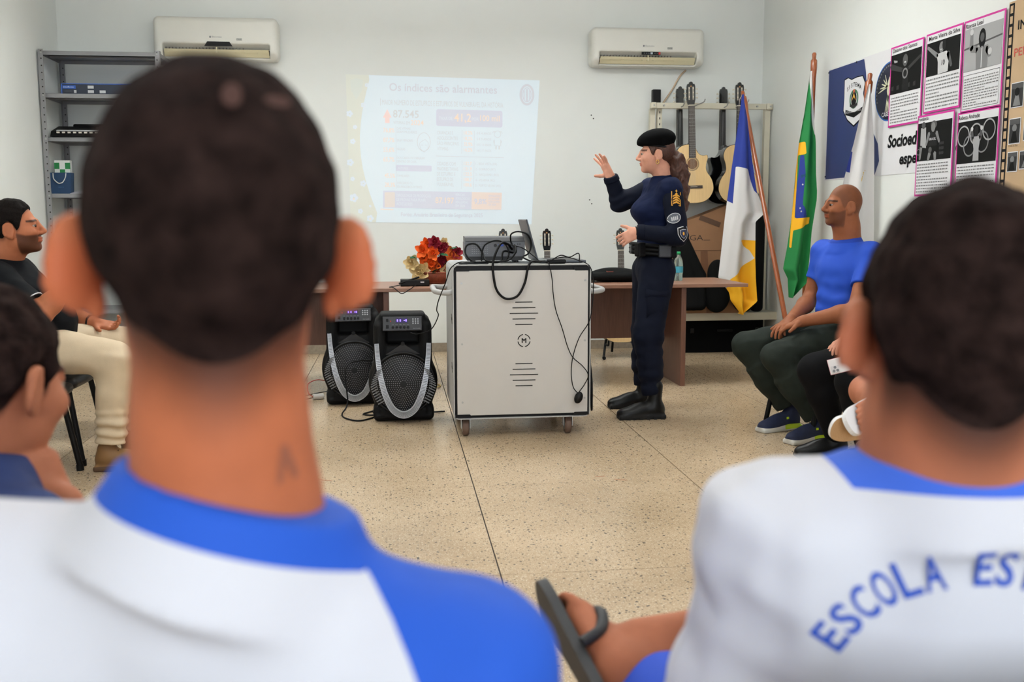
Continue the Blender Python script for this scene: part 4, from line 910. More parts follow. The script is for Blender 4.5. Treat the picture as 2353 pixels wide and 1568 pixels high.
# ------------------------------------------------------------------ right wall: banner, posters, brown paper
PINK = mat('poster_pink', (196, 32, 140), .6); PAPER = mat('poster_paper', (224, 224, 226), .7, var=.01); PBLK = mat('print_black2', (18, 18, 20), .7, spec=.15)
GREYS = {g: mat('print_grey_%d' % g, (int(g * .9),) * 3, .7, spec=.15) for g in (18, 36, 60, 96, 140, 180, 216)}
XW = XR
class Sheet:
    """flat print on the right wall: a = along the wall towards the camera, b = height"""
    def __init__(s, t, y, z, d0=.002): s.t = t; s.y = y; s.z = z; s.d0 = d0
    def P(s, a, b, d): return Vector((XW - s.d0 - d, s.y - a, s.z + b)) - Vector(s.t.location)
    def poly(s, name, pts, m, d, parent=None, thick=0):
        mb = MB(); v = [s.P(a, b, d) for a, b in pts]
        if thick: mb.prism([(a, b) for a, b in pts], s.P(0, 0, d - thick), (0, -1, 0), (0, 0, 1), (-thick, 0, 0))
        else: mb.add(v, [tuple(range(len(v)))])
        return mb.build(name, m, parent or s.t)
    def rect(s, name, a0, b0, a1, b1, m, d, parent=None, thick=0): return s.poly(name, [(a0, b0), (a1, b0), (a1, b1), (a0, b1)], m, d, parent, thick)
    def text(s, st, a, b, m, d, h, w=None, off=0.0, slope=0, name='lettering', parent=None, align='LEFT', slant=0):
        mb = MB(); text_into(mb, st, s.P(a, b, d), Vector((0, -1, slope)), (0, 0, 1), height=h, width=w, off=off, align=align, slant=slant); return mb.build(name, m, parent or s.t)
def circ(x, y, r, n=16, ry=None): return [(x + r * math.cos(k * 2 * PI / n), y + (ry or r) * math.sin(k * 2 * PI / n)) for k in range(n)]
def capsule(a, b, w, w2=None):
    w2 = w if w2 is None else w2; dx, dy = b[0] - a[0], b[1] - a[1]; L = math.hypot(dx, dy); nx, ny = -dy / L, dx / L
    return [(a[0] + nx * w, a[1] + ny * w), (b[0] + nx * w2, b[1] + ny * w2), (b[0] + dx / L * w2 * .7, b[1] + dy / L * w2 * .7), (b[0] - nx * w2, b[1] - ny * w2), (a[0] - nx * w, a[1] - ny * w), (a[0] - dx / L * w * .7, a[1] - dy / L * w * .7)]
def ringpoly(x, y, r, w, n=32): return [(x + r * math.cos(k * 2 * PI / n), y + r * math.sin(k * 2 * PI / n)) for k in range(n + 1)] + [(x + (r - w) * math.cos(k * 2 * PI / n), y + (r - w) * math.sin(k * 2 * PI / n)) for k in range(n, -1, -1)]

# banner
NAVY = mat('banner_navy', (38, 54, 104), .55, var=.06, vscale=3)
bn = thing('wall_banner', 'vinyl banner, blue and white with crest, half hidden by posters', 'banner', (XW, 6.6, 1.9)); s = Sheet(bn, 7.45, 1.485, .0)
s.rect('banner_sheet', 0, 0, 2.2, .85, PAPER, .003, thick=.003)
s.poly('blue_field', [(.02, .01), (.02, .84), (.59, .84), (.625, .745), (.648, .635), (.645, .515), (.724, .355), (.843, .225), (.873, .103), (.818, .01)], NAVY, .0045)
sh = [(.299, .729), (.355, .737), (.412, .717), (.494, .724), (.581, .721), (.619, .67), (.599, .597), (.647, .5), (.554, .417), (.469, .385), (.366, .436), (.296, .507), (.302, .602)]
gx = sum(p[0] for p in sh) / len(sh); gy = sum(p[1] for p in sh) / len(sh)
s.poly('crest_outline', [(gx + (x - gx) * 1.06, gy + (y - gy) * 1.06) for x, y in sh], PBLK, .0055)
s.poly('crest', sh, PAPER, .0065)
for k, ch in enumerate('SISTEMA'):
    a = (k - 3) * .16; s.text(ch, .455 + math.sin(a) * .21 - .012, .455 + math.cos(a) * .21 - .0, PBLK, .0075, .03, off=.02, slope=-a * .8)
s.poly('crest_ribbon', [(.33, .472), (.47, .44), (.59, .47), (.6, .505), (.47, .478), (.33, .51)], PBLK, .0075)
s.text('SOCIOEDUCATIVO', .345, .48, PAPER, .0085, .016, .23)
s.poly('coat_wreath', ringpoly(.46, .575, .07, .018, 24), mat('wreath_green', (60, 110, 80), .6), .0075)
s.poly('coat_shield', circ(.46, .575, .042, 16, .055), PBLK, .008); s.poly('coat_gold', [(.425, .56), (.46, .62), (.495, .56), (.46, .59)], mat('coat_gold_print', (210, 160, 60), .6), .0088); s.poly('coat_sun', circ(.46, .632, .014), mat('coat_sun_print', (190, 90, 60), .6), .0088)
s.poly('coat_ribbon', [(.40, .525), (.46, .508), (.52, .525), (.52, .545), (.46, .53), (.40, .545)], GREYS[60], .0088)
s.poly('logo_rim', circ(.975, .565, .2, 40), mat('logo_blue', (36, 100, 176), .5), .0045); s.poly('logo_disc', circ(.975, .565, .19, 40), mat('logo_navy', (16, 24, 48), .5), .0055)
CRM = mat('logo_cream', (206, 208, 178), .6)
s.poly('bird_body', [(.96, .52), (.985, .56), (.99, .64), (.975, .665), (.96, .64), (.945, .57)], CRM, .0065)
for q in (-1, 1):
    for k in range(5): s.poly('bird_feather', capsule((.965 + q * .015, .60), (.965 + q * (.05 + .022 * k), .68 - .028 * k), .007, .003), CRM, .0065)
for k in range(4): s.poly('bird_tail', capsule((.96, .54), (.93 + .018 * k, .43 - .01 * (k % 2)), .006, .003), CRM, .0065)
s.text('CASE', .885, .40, MATS['poster_paper'], .0065, .03, off=.01)
l = MB()
for k in range(26):
    a = math.radians(200 - k * 8.5); l.add([s.P(.975 + r * math.cos(a + da), .565 + r * math.sin(a + da), .0066) for r, da in ((.166, -.04), (.166, .04), (.178, .04), (.178, -.04))], [(0, 1, 2, 3)])
l.build('rim_lettering', GREYS[140], bn)['kind'] = 'stuff'
s.text('Socioed', .985, .185, PBLK, .0055, .085, .37, off=.03, slant=.12); s.text('espe', 1.15, .065, PBLK, .0055, .075, .22, off=.03, slant=.12); s.text('e', 1.815, .105, PBLK, .0055, .06, off=.03)
for a, b in ((.02, .825), (.48, .835), (.02, .03)): s.poly('eyelet', circ(a, b, .008, 10), GREYS[36], .0075)

pr = random.Random(3)
def body_text(s, a0, b0, a1, b1, rows, m=None):
    mb = MB(); dz = (b1 - b0) / rows
    for r_ in range(rows):
        a = a0; end = a1 if r_ % 5 != 4 else a0 + (a1 - a0) * (.3 + .5 * pr.random()); z = b1 - (r_ + .75) * dz
        while a < end - .006:
            w = min(.008 + .022 * pr.random(), end - a); mb.add([s.P(a, z, .004), s.P(a + w, z, .004), s.P(a + w, z + dz * .38, .004), s.P(a, z + dz * .38, .004)], [(0, 1, 2, 3)]); a += w + .006
    o = mb.build('small_print', m or GREYS[140], s.t); o['kind'] = 'stuff'
def poster(name, label, y, z, w, h, title, ph, body, rows=9, border=.012, d0=.012, frame=False):
    t = thing(name, label, 'poster', (XW, y - w / 2, z + h / 2), 0, 'athlete posters on the wall'); s = Sheet(t, y, z, d0)
    s.rect('backing', 0, 0, w, h, PINK, .0016, thick=.0016); s.rect('sheet', border, border, w - border, h - border, PAPER, .0026, thick=.001)
    tt, ta, tb, th, tw = title; s.text(tt, ta, tb, PBLK, .004, th, tw, slope=.0, off=.004)
    s.rect('photo', *ph, GREYS[18], .0036); s.d = .0046
    if body: body_text(s, *body, rows)
    return s
PH = lambda s, pts, g, d=.005: s.poly('photo_figure', pts, GREYS[g], d)
# gymnast with raised arms
s = poster('athlete_poster', 'pink-edged poster of an athlete with both arms spread wide', 6.456, 1.803, .417, .53, ('Daiane dos Santos', .03, .49, .026, .31), (.014, .215, .4, .475), (.03, .02, .38, .2))
PH(s, capsule((.17, .36), (.02, .40), .014, .02), 60); PH(s, capsule((.24, .36), (.39, .42), .012, .01), 60); PH(s, [(.16, .37), (.25, .37), (.245, .3), (.255, .22), (.17, .22), (.175, .3)], 36, .0054)
PH(s, circ(.2, .42, .032, 16, .04), 96); PH(s, circ(.2, .408, .012, 10, .006), 216, .0056); PH(s, ringpoly(.205, .335, .035, .012, 18), 140, .0058); PH(s, [(.05, .44), (.1, .43), (.1, .42), (.06, .42)], 180, .0056)
for k in range(5): PH(s, [(.03 + k * .07, .24), (.06 + k * .07, .24), (.06 + k * .07, .27), (.03 + k * .07, .265)], 60)
# football player
s = poster('athlete_poster', 'pink-edged poster of a smiling footballer in a white shirt numbered 10', 6.01, 1.848, .405, .49, ('Marta Vieira da Silva', .035, .445, .026, .34), (.016, .225, .385, .43), (.025, .02, .385, .215))
PH(s, [(.13, .35), (.24, .355), (.275, .34), (.265, .23), (.155, .225), (.15, .3)], 216); PH(s, capsule((.14, .34), (.03, .405), .016, .01), 140); PH(s, capsule((.26, .34), (.3, .26), .018, .012), 96); PH(s, circ(.185, .385, .026, 16, .034), 140); PH(s, circ(.215, .395, .022, 12, .03), 36, .0054); PH(s, circ(.18, .372, .01, 8, .004), 216, .0056)
s.text('10', .195, .275, GREYS[36], .006, .032, .035, off=.01)
# medal winner
s = poster('athlete_poster', 'pink-edged poster of a medallist in a light jacket raising one arm', 5.591, 1.807, .395, .53, ('Rayssa Leal', .018, .485, .026, .17), (.012, .235, .378, .478), (.03, .03, .36, .2), 11)
s.rect('photo_ground', .012, .235, .378, .478, GREYS[180], .0042)
PH(s, [(.012, .36), (.378, .39), (.378, .40), (.012, .37)], 96, .0046); PH(s, [(.13, .36), (.25, .36), (.25, .235), (.14, .235)], 140); PH(s, capsule((.14, .35), (.085, .36), .02, .02), 140); PH(s, capsule((.085, .36), (.085, .45), .02, .014), 140); PH(s, circ(.085, .455, .018, 10), 216, .0056); PH(s, capsule((.24, .34), (.27, .3), .02, .018), 140); PH(s, circ(.19, .405, .034, 16, .055), 18, .0052); PH(s, circ(.19, .41, .02, 12, .026), 96, .0056); PH(s, circ(.27, .32, .02, 10), 216, .0058); PH(s, [(.187, .36), (.197, .36), (.197, .24), (.187, .24)], 216, .0056)
s.poly('text_frame', [(.018, .02), (.37, .02), (.37, .215), (.018, .215), (.018, .213), (.368, .213), (.368, .022), (.02, .022), (.02, .213), (.018, .213)], PBLK, .0042)
# basketball players
s = poster('athlete_poster', 'pink-edged poster of a basketball player in a dark vest', 6.06, 1.33, .42, .51, ('Hortência', .01, .475, .024, .12), (.012, .222, .4, .46), (.02, .02, .38, .21), 10, d0=.017)
PH(s, [(.05, .43), (.11, .43), (.12, .3), (.05, .31)], 180); PH(s, circ(.08, .445, .022), 96); PH(s, capsule((.06, .31), (.05, .235), .016, .01), 140)
PH(s, [(.14, .40), (.24, .40), (.245, .30), (.145, .30)], 36, .0054); PH(s, [(.14, .31), (.25, .31), (.25, .265), (.14, .265)], 18, .0055); PH(s, circ(.195, .425, .024, 14, .03), 140, .0058); PH(s, circ(.2, .44, .035, 14, .025), 96, .0054); PH(s, capsule((.15, .39), (.12, .32), .014, .01), 140, .0056); PH(s, capsule((.235, .39), (.27, .33), .014, .01), 140, .0056); PH(s, capsule((.165, .265), (.15, .225), .016, .012), 140, .0056); PH(s, capsule((.225, .265), (.23, .225), .016, .012), 140, .0056); PH(s, circ(.17, .285, .02), 96, .006)
s.text('BRASIL', .158, .345, PAPER, .0062, .016, .075)
for q in range(9): PH(s, circ(.28 + .012 * (q % 3) * 1.4, .26 + .03 * (q // 3), .01, 8), 60)
PH(s, ringpoly(.03, .28, .02, .004, 16), 140)
# gymnast before five rings
s = poster('athlete_poster', 'pink-edged poster of a gymnast standing before five large rings', 5.613, 1.30, .415, .512, ('Rebeca Andrade', .015, .468, .026, .21), (.012, .21, .4, .455), (.02, .02, .39, .2), 10)
for x, y in ((.075, .37), (.2, .375), (.325, .39), (.14, .31), (.265, .325)): PH(s, ringpoly(x, y, .062, .009), 140 if y < .35 else 180, .0052 + .0002 * x)
PH(s, [(.165, .36), (.25, .36), (.235, .29), (.24, .22), (.18, .22), (.185, .29)], 180, .006); PH(s, circ(.205, .39, .022, 12, .028), 36, .0062); PH(s, capsule((.17, .35), (.16, .40), .014, .01), 96, .006); PH(s, capsule((.245, .35), (.255, .40), .014, .01), 96, .006); PH(s, circ(.16, .405, .013), 216, .0062); PH(s, circ(.255, .405, .013), 216, .0062)
# brown paper with film-strip edge
t = thing('brown_paper_panel', 'brown paper wall panel with drawn film strip and small photos', 'poster', (XW, 4.6, 1.6)); s = Sheet(t, 5.18, 1.0, .004)
s.rect('brown_sheet', 0, 0, 1.6, 1.36, mat('kraft_paper', (190, 160, 124), .75, var=.04, vscale=3), .003, thick=.003)
s.rect('film_strip', .004, 0, .05, 1.35, PBLK, .004)
for k in range(24): s.rect('film_perforation', .016, .01 + k * .056, .04, .05 + k * .056, MATS['kraft_paper'], .005)
s.text('INTERPRETANDO', .09, 1.2, PBLK, .005, .05, .62, off=.012); s.text('PERSONAGENS', .07, 1.06, mat('ink_red', (196, 70, 56), .6), .005, .045, .5)
def snap(a, b, w, h, k):
    p = s.rect('photo_print', a, b, a + w, b + h, PAPER, .0055, thick=.001); s.rect('photo_image', a + .005, b + .005, a + w - .005, b + h - .005, GREYS[60], .0065)
    s.poly('photo_figure', circ(a + w * .5, b + h * .62, w * .2, 12), GREYS[140 if k % 2 else 18], .0072); s.poly('photo_figure', [(a + w * .2, b + .01), (a + w * .8, b + .01), (a + w * .62, b + h * .5), (a + w * .38, b + h * .5)], GREYS[18 if k % 2 else 140], .0072); s.rect('photo_sky', a + .006, b + h * .75, a + w - .006, b + h - .007, GREYS[96], .0069)
for k, (a, b, w, h) in enumerate(((.065, .785, .11, .135), (.065, .59, .1, .14), (.19, .6, .11, .14), (.065, .44, .09, .11), (.17, .45, .12, .1), (.33, .6, .12, .16))): snap(a, b, w, h, k)
s.text('A noite em Gaza', .07, .578, GREYS[36], .0074, .01, .08)

# ------------------------------------------------------------------ flags
PW = mat('pole_wood', (152, 76, 30), .28, coat=.5, var=.1, vscale=5, stretch=(20, 20, 2))
def polydist(P, poly):
    """signed distance to a polygon, positive inside"""
    poly = np.array(poly); d = np.full(len(P), 1e9); ins = np.zeros(len(P), bool); n = len(poly)
    for i in range(n):
        a, b = poly[i], poly[(i + 1) % n]; e = b - a; w = P - a; t_ = np.clip(w @ e / max(e @ e, 1e-12), 0, 1)[:, None]; d = np.minimum(d, np.linalg.norm(w - e * t_, axis=1))
        c = ((a[1] <= P[:, 1]) & (b[1] > P[:, 1])) | ((b[1] <= P[:, 1]) & (a[1] > P[:, 1]))
        with np.errstate(divide='ignore', invalid='ignore'): xi = a[0] + (P[:, 1] - a[1]) / (b[1] - a[1]) * e[0]
        ins ^= c & (P[:, 0] < xi)
    return np.where(ins, d, -d)
def drape(left, right, y, fold, nu=22, nv=90):
    L = [Vector((a, b, 0)) for a, b in left]; R_ = [Vector((a, b, 0)) for a, b in right]
    def samp(C, t):
        ds = [0]
        for p, q in zip(C, C[1:]): ds.append(ds[-1] + (q - p).length)
        x = t * ds[-1]
        for i in range(len(C) - 1):
            if x <= ds[i + 1] + 1e-9: return C[i].lerp(C[i + 1], (x - ds[i]) / max(ds[i + 1] - ds[i], 1e-9))
        return C[-1]
    v = []
    for j in range(nv + 1):
        a, b = samp(L, j / nv), samp(R_, j / nv)
        for i in range(nu + 1):
            p = a.lerp(b, i / nu); v.append((p.x, y + fold(i / nu, j / nv), p.y))
    t_ = []
    for j in range(nv):
        for i in range(nu): q = j * (nu + 1) + i; t_ += [(q, q + 1, q + nu + 2), (q, q + nu + 2, q + nu + 1)]
    return np.array(v), np.array(t_)
def cloth_parts(root, base, vt, zones, loc):
    """cut coloured fields out of a draped cloth"""
    v, t_ = vt; v = v - np.array(loc)
    for name, poly, m in zones:
        f = polydist(v[:, [0, 2]] + np.array([loc[0], loc[2]]), poly); (pv, pt), (v, t_) = split(v, t_, f)
        if len(pt): tri_obj(name, (pv, pt), m, root)
    tri_obj(base[0], (v, t_), base[1], root)
def pole(root, a, b, loc, r=.02):
    a, b, o = Vector(a), Vector(b), Vector(loc); d = (b - a).normalized()
    MB().cyl(a - o, b - d * .2 - o, r, r * .95, n=16).build('pole', PW, root)
    m = MB(); m.tube([b - d * .2 - o, b - d * .12 - o, b - d * .06 - o, b - d * .045 - o, b - d * .01 - o, b - o], [r * .95, r * 1.25, r * 1.25, r * .7, r * .85, r * .5], n=12); m.build('finial', PW, root)
FB, FWH, FY, FG = mat('flag_blue', (30, 52, 140), .75), mat('flag_white', (216, 214, 212), .8), mat('flag_yellow', (240, 176, 20), .75), mat('flag_green', (20, 122, 58), .75)
BASEM = mat('flag_base_wood', (96, 52, 28), .5)
loc = (3.17, 7.5, 0); t = thing('flag', 'blue, white and yellow flag on a leaning wooden pole beside the desk', 'flag', loc, 0, 'flags on wooden poles')
pole(t, (3.05, 7.11, .0), (2.925, 8.1, 2.25), loc)
A_l = [(2.825, 2.189), (2.807, 2.009), (2.769, 1.66), (2.72, 1.236), (2.687, .916), (2.663, .708), (2.755, .584), (2.768, .518), (2.858, .401)]
A_r = [(2.836, 2.189), (2.877, 2.009), (2.923, 1.695), (2.972, 1.414), (3.045, 1.236), (2.965, 1.165), (2.968, .878), (2.977, .697), (2.994, .508), (2.865, .401)]
fold = lambda u, w: .05 * math.sin(u * 7 + 1 + w * 2) * (.3 + w) + .02 * math.sin(u * 15 + w * 5) * w
cloth_parts(t, ('white_field', FWH), drape(A_l, A_r, 7.82, fold, 30, 110), [('blue_field', [(2.79, 2.25), (2.87, 2.25), (2.995, 1.375), (2.955, 1.42), (2.896, 1.59), (2.788, 1.614), (2.767, 1.314), (2.70, 1.36)], FB), ('yellow_field', [(2.823, 1.019), (2.99, 1.01), (2.995, .842), (2.96, .87), (2.93, .93)], FY), ('yellow_field', [(2.99, .89), (2.94, .845), (2.851, .771), (2.749, .696), (2.70, .5), (2.85, .36), (3.04, .508)], FY)], loc)
MB().tube([(2.885 - loc[0], 8.06 - loc[1], 2.13), (2.86 - loc[0], 7.98 - loc[1], 2.17), (2.83 - loc[0], 7.84 - loc[1], 2.185)], .003, n=5).build('tie_cord', FWH, t)
loc = (3.235, 7.42, 0); t = thing('flag', 'green, yellow and blue national flag on an upright wooden pole', 'flag', loc, 0, 'flags on wooden poles')
pole(t, (3.235, 7.43, .06), (3.25, 7.43, 2.46), loc)
B_l = [(3.178, 2.305), (3.144, 1.995), (3.11, 1.765), (3.093, 1.533), (3.077, 1.199), (3.049, .963), (3.023, .801), (3.064, .725), (3.076, .578)]
B_r = [(3.192, 2.305), (3.217, 1.996), (3.243, 1.766), (3.252, 1.533), (3.264, 1.4), (3.263, 1.333), (3.229, 1.097), (3.212, .86), (3.194, .69), (3.08, .575)]
fold2 = lambda u, w: .035 * math.sin(u * 8 + .5 + w * 1.5) * (.3 + w) - .03
cloth_parts(t, ('green_field', FG), drape(B_l, B_r, 7.35, fold2, 34, 120), [('white_sleeve', [(3.17, 2.32), (3.26, 2.32), (3.26, 1.80), (3.232, 1.832), (3.207, 1.93), (3.18, 2.126)], FWH), ('blue_disc', [(3.125, 1.672), (3.145, 1.679), (3.155, 1.533), (3.14, 1.299), (3.2, 1.2), (3.098, 1.192), (3.105, 1.4)], FB), ('yellow_diamond', [(3.10, 1.765), (3.152, 1.778), (3.159, 1.682), (3.11, 1.675), (3.105, 1.40), (3.097, 1.195), (3.197, 1.199), (3.222, 1.2), (3.215, 1.15), (3.087, 1.098), (3.074, .963), (3.063, .963), (3.081, 1.266), (3.095, 1.5)], FY)], loc)
for x, z in ((3.13, 1.45), (3.115, 1.27), (3.125, 1.245)):
    st = MB(); st.prism([((.009 if k % 2 == 0 else .004) * math.cos(k * PI / 5 + PI / 2), (.009 if k % 2 == 0 else .004) * math.sin(k * PI / 5 + PI / 2)) for k in range(10)], (x - loc[0], 7.285 - loc[1], z), (1, 0, 0), (0, 0, 1), (0, .002, 0)); st.build('star', FWH, t)
m = MB(); text_into(m, 'OG', (3.112 - loc[0], 7.285 - loc[1], 1.5), (1, 0, .3), (0, 0, 1), height=.022); m.build('motto_lettering', FG, t)
B((0, .0, .035), (.26, .26, .07), bevel=.01).build('pole_base', BASEM, t)
loc = (3.22, 6.6, 0); t = thing('flag', 'white flag with a blue corner on a wooden pole behind the person in olive trousers', 'flag', loc, 0, 'flags on wooden poles')
pole(t, (3.11, 6.62, .06), (3.307, 6.62, 2.19), loc)
C_l = [(3.268, 2.105), (3.219, 1.928), (3.174, 1.706), (3.139, 1.572), (3.112, 1.438), (3.07, 1.137), (3.05, .8)]
C_r = [(3.278, 2.106), (3.298, 1.929), (3.322, 1.707), (3.33, 1.498), (3.335, 1.287), (3.34, 1.135), (3.34, .82)]
cloth_parts(t, ('white_field', FWH), drape(C_l, C_r, 6.55, lambda u, w: .03 * math.sin(u * 9 + w) * (.3 + w)), [('blue_field', [(3.174, 1.647), (3.13, 1.66), (3.08, 1.53), (3.161, 1.504)], FB), ('gold_emblem', [(3.222, 1.44), (3.232, 1.44), (3.25, 1.5), (3.28, 1.53), (3.278, 1.538), (3.242, 1.508)], mat('flag_gold', (206, 166, 70), .6))], loc)
B((-.11, .02, .035), (.26, .26, .07), bevel=.01).build('pole_base', BASEM, t)

# ------------------------------------------------------------------ stacking chairs
CHB = mat('chair_black_tube', (9, 9, 10), .45, spec=.25); CHV = mat('chair_vinyl', (34, 34, 36), .5, spec=.3, bump=.12, bscale=140)
def make_chair():
    """local frame: seat centre at origin, front towards -y"""
    t = thing('stacking_chair', 'x', 'chair')
    s = Soft(.009); s.box((0, 0, .405), (.44, .42, .055), rnd=.03, k=.02); s.ell((0, -.02, .412), (.19, .18, .02), k=.03); tri_obj('seat', s.mesh(), CHV, t)
    s = Soft(.009); s.box((0, .25, .73), (.40, .045, .24), R=rotm((1, 0, 0), -10), rnd=.022, k=.02); tri_obj('backrest', s.mesh(), CHV, t)
    for q in (-1, 1):
        MB().tube([(q * .17, -.15, .425), (q * .205, -.215, .02)], .014, n=10).build('leg', CHB, t); MB().cyl((q * .205, -.215, .0), (q * .2045, -.214, .03), .018, n=10).build('rubber_foot', CHB, t)
        MB().tube([(q * .17, .12, .425), (q * .205, .24, .02)], .014, n=10).build('leg', CHB, t); MB().cyl((q * .205, .24, .0), (q * .2045, .239, .03), .018, n=10).build('rubber_foot', CHB, t)
        MB().tube(spline([(q * .17, .1, .42), (q * .19, .2, .43), (q * .19, .245, .5), (q * .18, .285, .72)], 5), .011, n=8).build('back_frame', CHB, t)
    return t
ch0 = make_chair(); chused = [False]
def chair(x, y, ang, label):
    """ang: direction the sitter faces, degrees from +x"""
    c = ch0 if not chused[0] else copy_tree(ch0); chused[0] = True
    c.location = (x, y, 0); c.rotation_euler = (0, 0, math.radians(ang) + PI / 2); c['label'] = label; c['group'] = 'black stacking chairs'; return c
# ------------------------------------------------------------------ people: one continuous skin mesh each, clothing and hair as separate parts
SKINM = {}
def skin(name, rough=.5): return mat('skin_' + name, (200, 150, 120), rough + .08, attr='tint', var=.04, vscale=45, bump=.06, bscale=220, spec=.18)
def lin(c): return np.array(srgb(c)[:3])
HAIRLINE = ([-.12, -.085, -.055, -.035, -.018, .006, .018, .03, .045, .075, .1, .13], [-.066, -.064, -.060, -.042, -.005, .012, -.02, -.01, .035, .062, .07, .072])
class Person:
    def __init__(s, name, label, loc, h=.005, skin_col=(190, 128, 98), rough=.5):
        s.root = thing('person', label, 'person', loc); s.loc = np.array(loc, float); s.S = Soft(h); s.h = h; s.col = lin(skin_col); s.sk = skin(name, rough); s.hd = None
    def put(s, name, vt, m, col=None, parent=None):
        if len(vt[1]) == 0: return None
        return tri_obj(name, (vt[0] - s.loc, vt[1]), m, parent or s.root, col)
    def head(s, c, fwd, up, neck, sc=1.0, ear_out=0.0, neck_r=.056, jaw=1.0, fine=None):
        c = vec(c); R = frame(fwd, up); s.hd = (c, R, sc); S = s.S; k = lambda q: q * sc
        L = lambda x, y, z: c + R @ (A3(x, y, z) * sc)
        E = lambda p, r, kk, op='u', Q=None: S.ell(L(*p), vec(r) * sc, R if Q is None else R @ Q, kk * sc, op)
        E((0, -.018, .030), (.0695, .089, .0815), .02); E((0, -.028, .002), (.064, .074, .064), .03)
        E((0, .03, -.035), (.061, .062, .083), .03); E((0, .03, -.072), (.053 * jaw, .05, .04), .03)
        E((0, .073, -.1), (.02 * jaw, .018, .016), .022); E((0, .077, .014), (.046, .014, .011), .018)
        for q in (-1, 1):
            E((q * .042, .058, -.032), (.024, .03, .022), .022); E((q * .032, .1, -.003), (.018, .014, .011), .012, 's'); E((q * .031, .0775, .003), (.0135, .0135, .0085), .004); E((q * .031, .077, -.0115), (.013, .0125, .0065), .004)
            E((q * .0145, .098, -.038), (.0085, .011, .008), .008)
        S.cap(L(0, .088, .008), L(0, .112, -.03), k(.0085), k(.0115), k(.012))
        E((0, .09, -.0595), (.024, .0115, .0055), .006); E((0, .088, -.070), (.021, .0115, .007), .006); E((0, .0985, -.0645), (.024, .006, .0016), .003, 's')
        for q in (-1, 1):
            o = ear_out; Q = rotm((0, 0, 1), q * (22 + o * 30)) @ rotm((1, 0, 0), -10)
            E((q * (.079 + o * .01), -.012, -.018), (.0075, .0205, .0315), .006, 'u', Q); ce = A3(q * (.0795 + o * .01), -.012, -.018); rim = [L(*(ce + Q @ A3(q * .004, .0195 * math.cos(a), .0305 * math.sin(a)))) for a in np.linspace(-.6, 4.0, 12)]; S.chain(rim, [.0042 * sc] * 12, .004)
            E((q * (.081 + o * .01), -.014, -.001), (.007, .019, .016), .006, 'u', Q)
            E((q * (.094 + o * .012), .002, -.012), (.011, .010, .019), .006, 's', Q); E((q * (.077), -.002, -.044), (.006, .009, .011), .006)
        n0 = L(0, -.022, -.055); S.chain([n0, (n0 + vec(neck)) / 2, neck], [neck_r * sc * .98, neck_r * sc, neck_r * sc * 1.12], .03)
        return s
    def eyes(s, iris=(50, 32, 22)):
        c, R, sc = s.hd
        for q in (-1, 1):
            p = c + R @ (A3(q * .031, .0785, -.004) * sc); d = nrm(R @ A3(0, 1, 0)); e = MB(); e.ball(p - s.loc, .0124 * sc, 12, 8); o = e.build('eye', mat('eye_white', (150, 138, 128), .3), s.root)
            i = MB(); i.ball(p + d * .0035 * sc - s.loc, .0103 * sc, 12, 8); i.build('iris', mat('iris_%d' % iris[0], iris, .2), o)
    def local(s, v): c, R, sc = s.hd; return (v - c) @ R / sc
    def hairfield(s, v, recede=0.0, nape=0.0):
        q = s.local(v); return q[:, 2] - np.interp(q[:, 1], HAIRLINE[0], HAIRLINE[1]) - recede * sstep(.02, .08, q[:, 1]) - nape * sstep(-.03, -.06, q[:, 1]) - (11 * q[:, 0] ** 2 - .012) * sstep(-.04, -.07, q[:, 1]) * sstep(.0, -.05, q[:, 2])
    def arm(s, sh, el, wr, r=(.05, .042, .038, .028)):
        sh, el, wr = vec(sh), vec(el), vec(wr); m = el + (wr - el) * .3
        s.S.cap(sh, el, r[0], r[1], .02); s.S.cap(el, m, r[1], r[2] * 1.08, .02); s.S.cap(m, wr, r[2] * 1.05, r[3], .02)
    def hand(s, wr, d, n, th, curl=(20, 20, 20, 20), spread=(6, 2, -3, -9), sc=1.0, thumb=None, nails=None):
        """d: finger direction, n: back of hand, th: thumb side"""
        wr, d = vec(wr), nrm(d); n = vec(n); n = nrm(n - d * n.dot(d)); sd = np.cross(d, n); sd = sd if sd.dot(vec(th)) > 0 else -sd; S = s.S
        R = np.stack([sd, d, n], 1); S.box(wr + d * .048 * sc, A3(.076, .088, .026) * sc, R, .012 * sc, .012); S.cap(wr - d * .02, wr + d * .03 * sc, .026 * sc, .024 * sc, .015)
        tips = []
        for off, ln, cu, sp in zip((.029, .0098, -.0098, -.028), (.074, .082, .076, .06), curl, spread):
            p = wr + (d * .085 + sd * off) * sc; a = math.radians(sp); dd = d * math.cos(a) + sd * math.sin(a); ax = np.cross(n, dd); q = 0; rr = .0088
            for i, f in enumerate((.45, .3, .25)):
                q += math.radians(cu if i else cu * .8); nd = dd * math.cos(q) - n * math.sin(q); e = p + nd * ln * f * sc; S.cap(p, e, rr * sc, (rr - .0007) * sc, .004); p = e; rr -= .0007
            tips.append((p, nd))
        tv = nrm(thumb) if thumb is not None else nrm(d * .65 + sd * .75 - n * .25)
        b = wr + (d * .022 + sd * .026) * sc; m = b + nrm(tv * .8 + sd * .2) * .042 * sc; e = m + nrm(tv + d * .15) * .032 * sc
        S.cap(b, m, .0145 * sc, .011 * sc, .012); S.cap(m, e, .0105 * sc, .0088 * sc, .005); tips.append((e, nrm(tv)))
        return tips
    def leg(s, hp, kn, an, r=(.075, .055, .052, .036)):
        hp, kn, an = vec(hp), vec(kn), vec(an); m = kn + (an - kn) * .35
        s.S.cap(hp, kn, r[0], r[1], .02); s.S.cap(kn, m, r[1] * .95, r[2], .02); s.S.cap(m, an, r[2], r[3], .02)
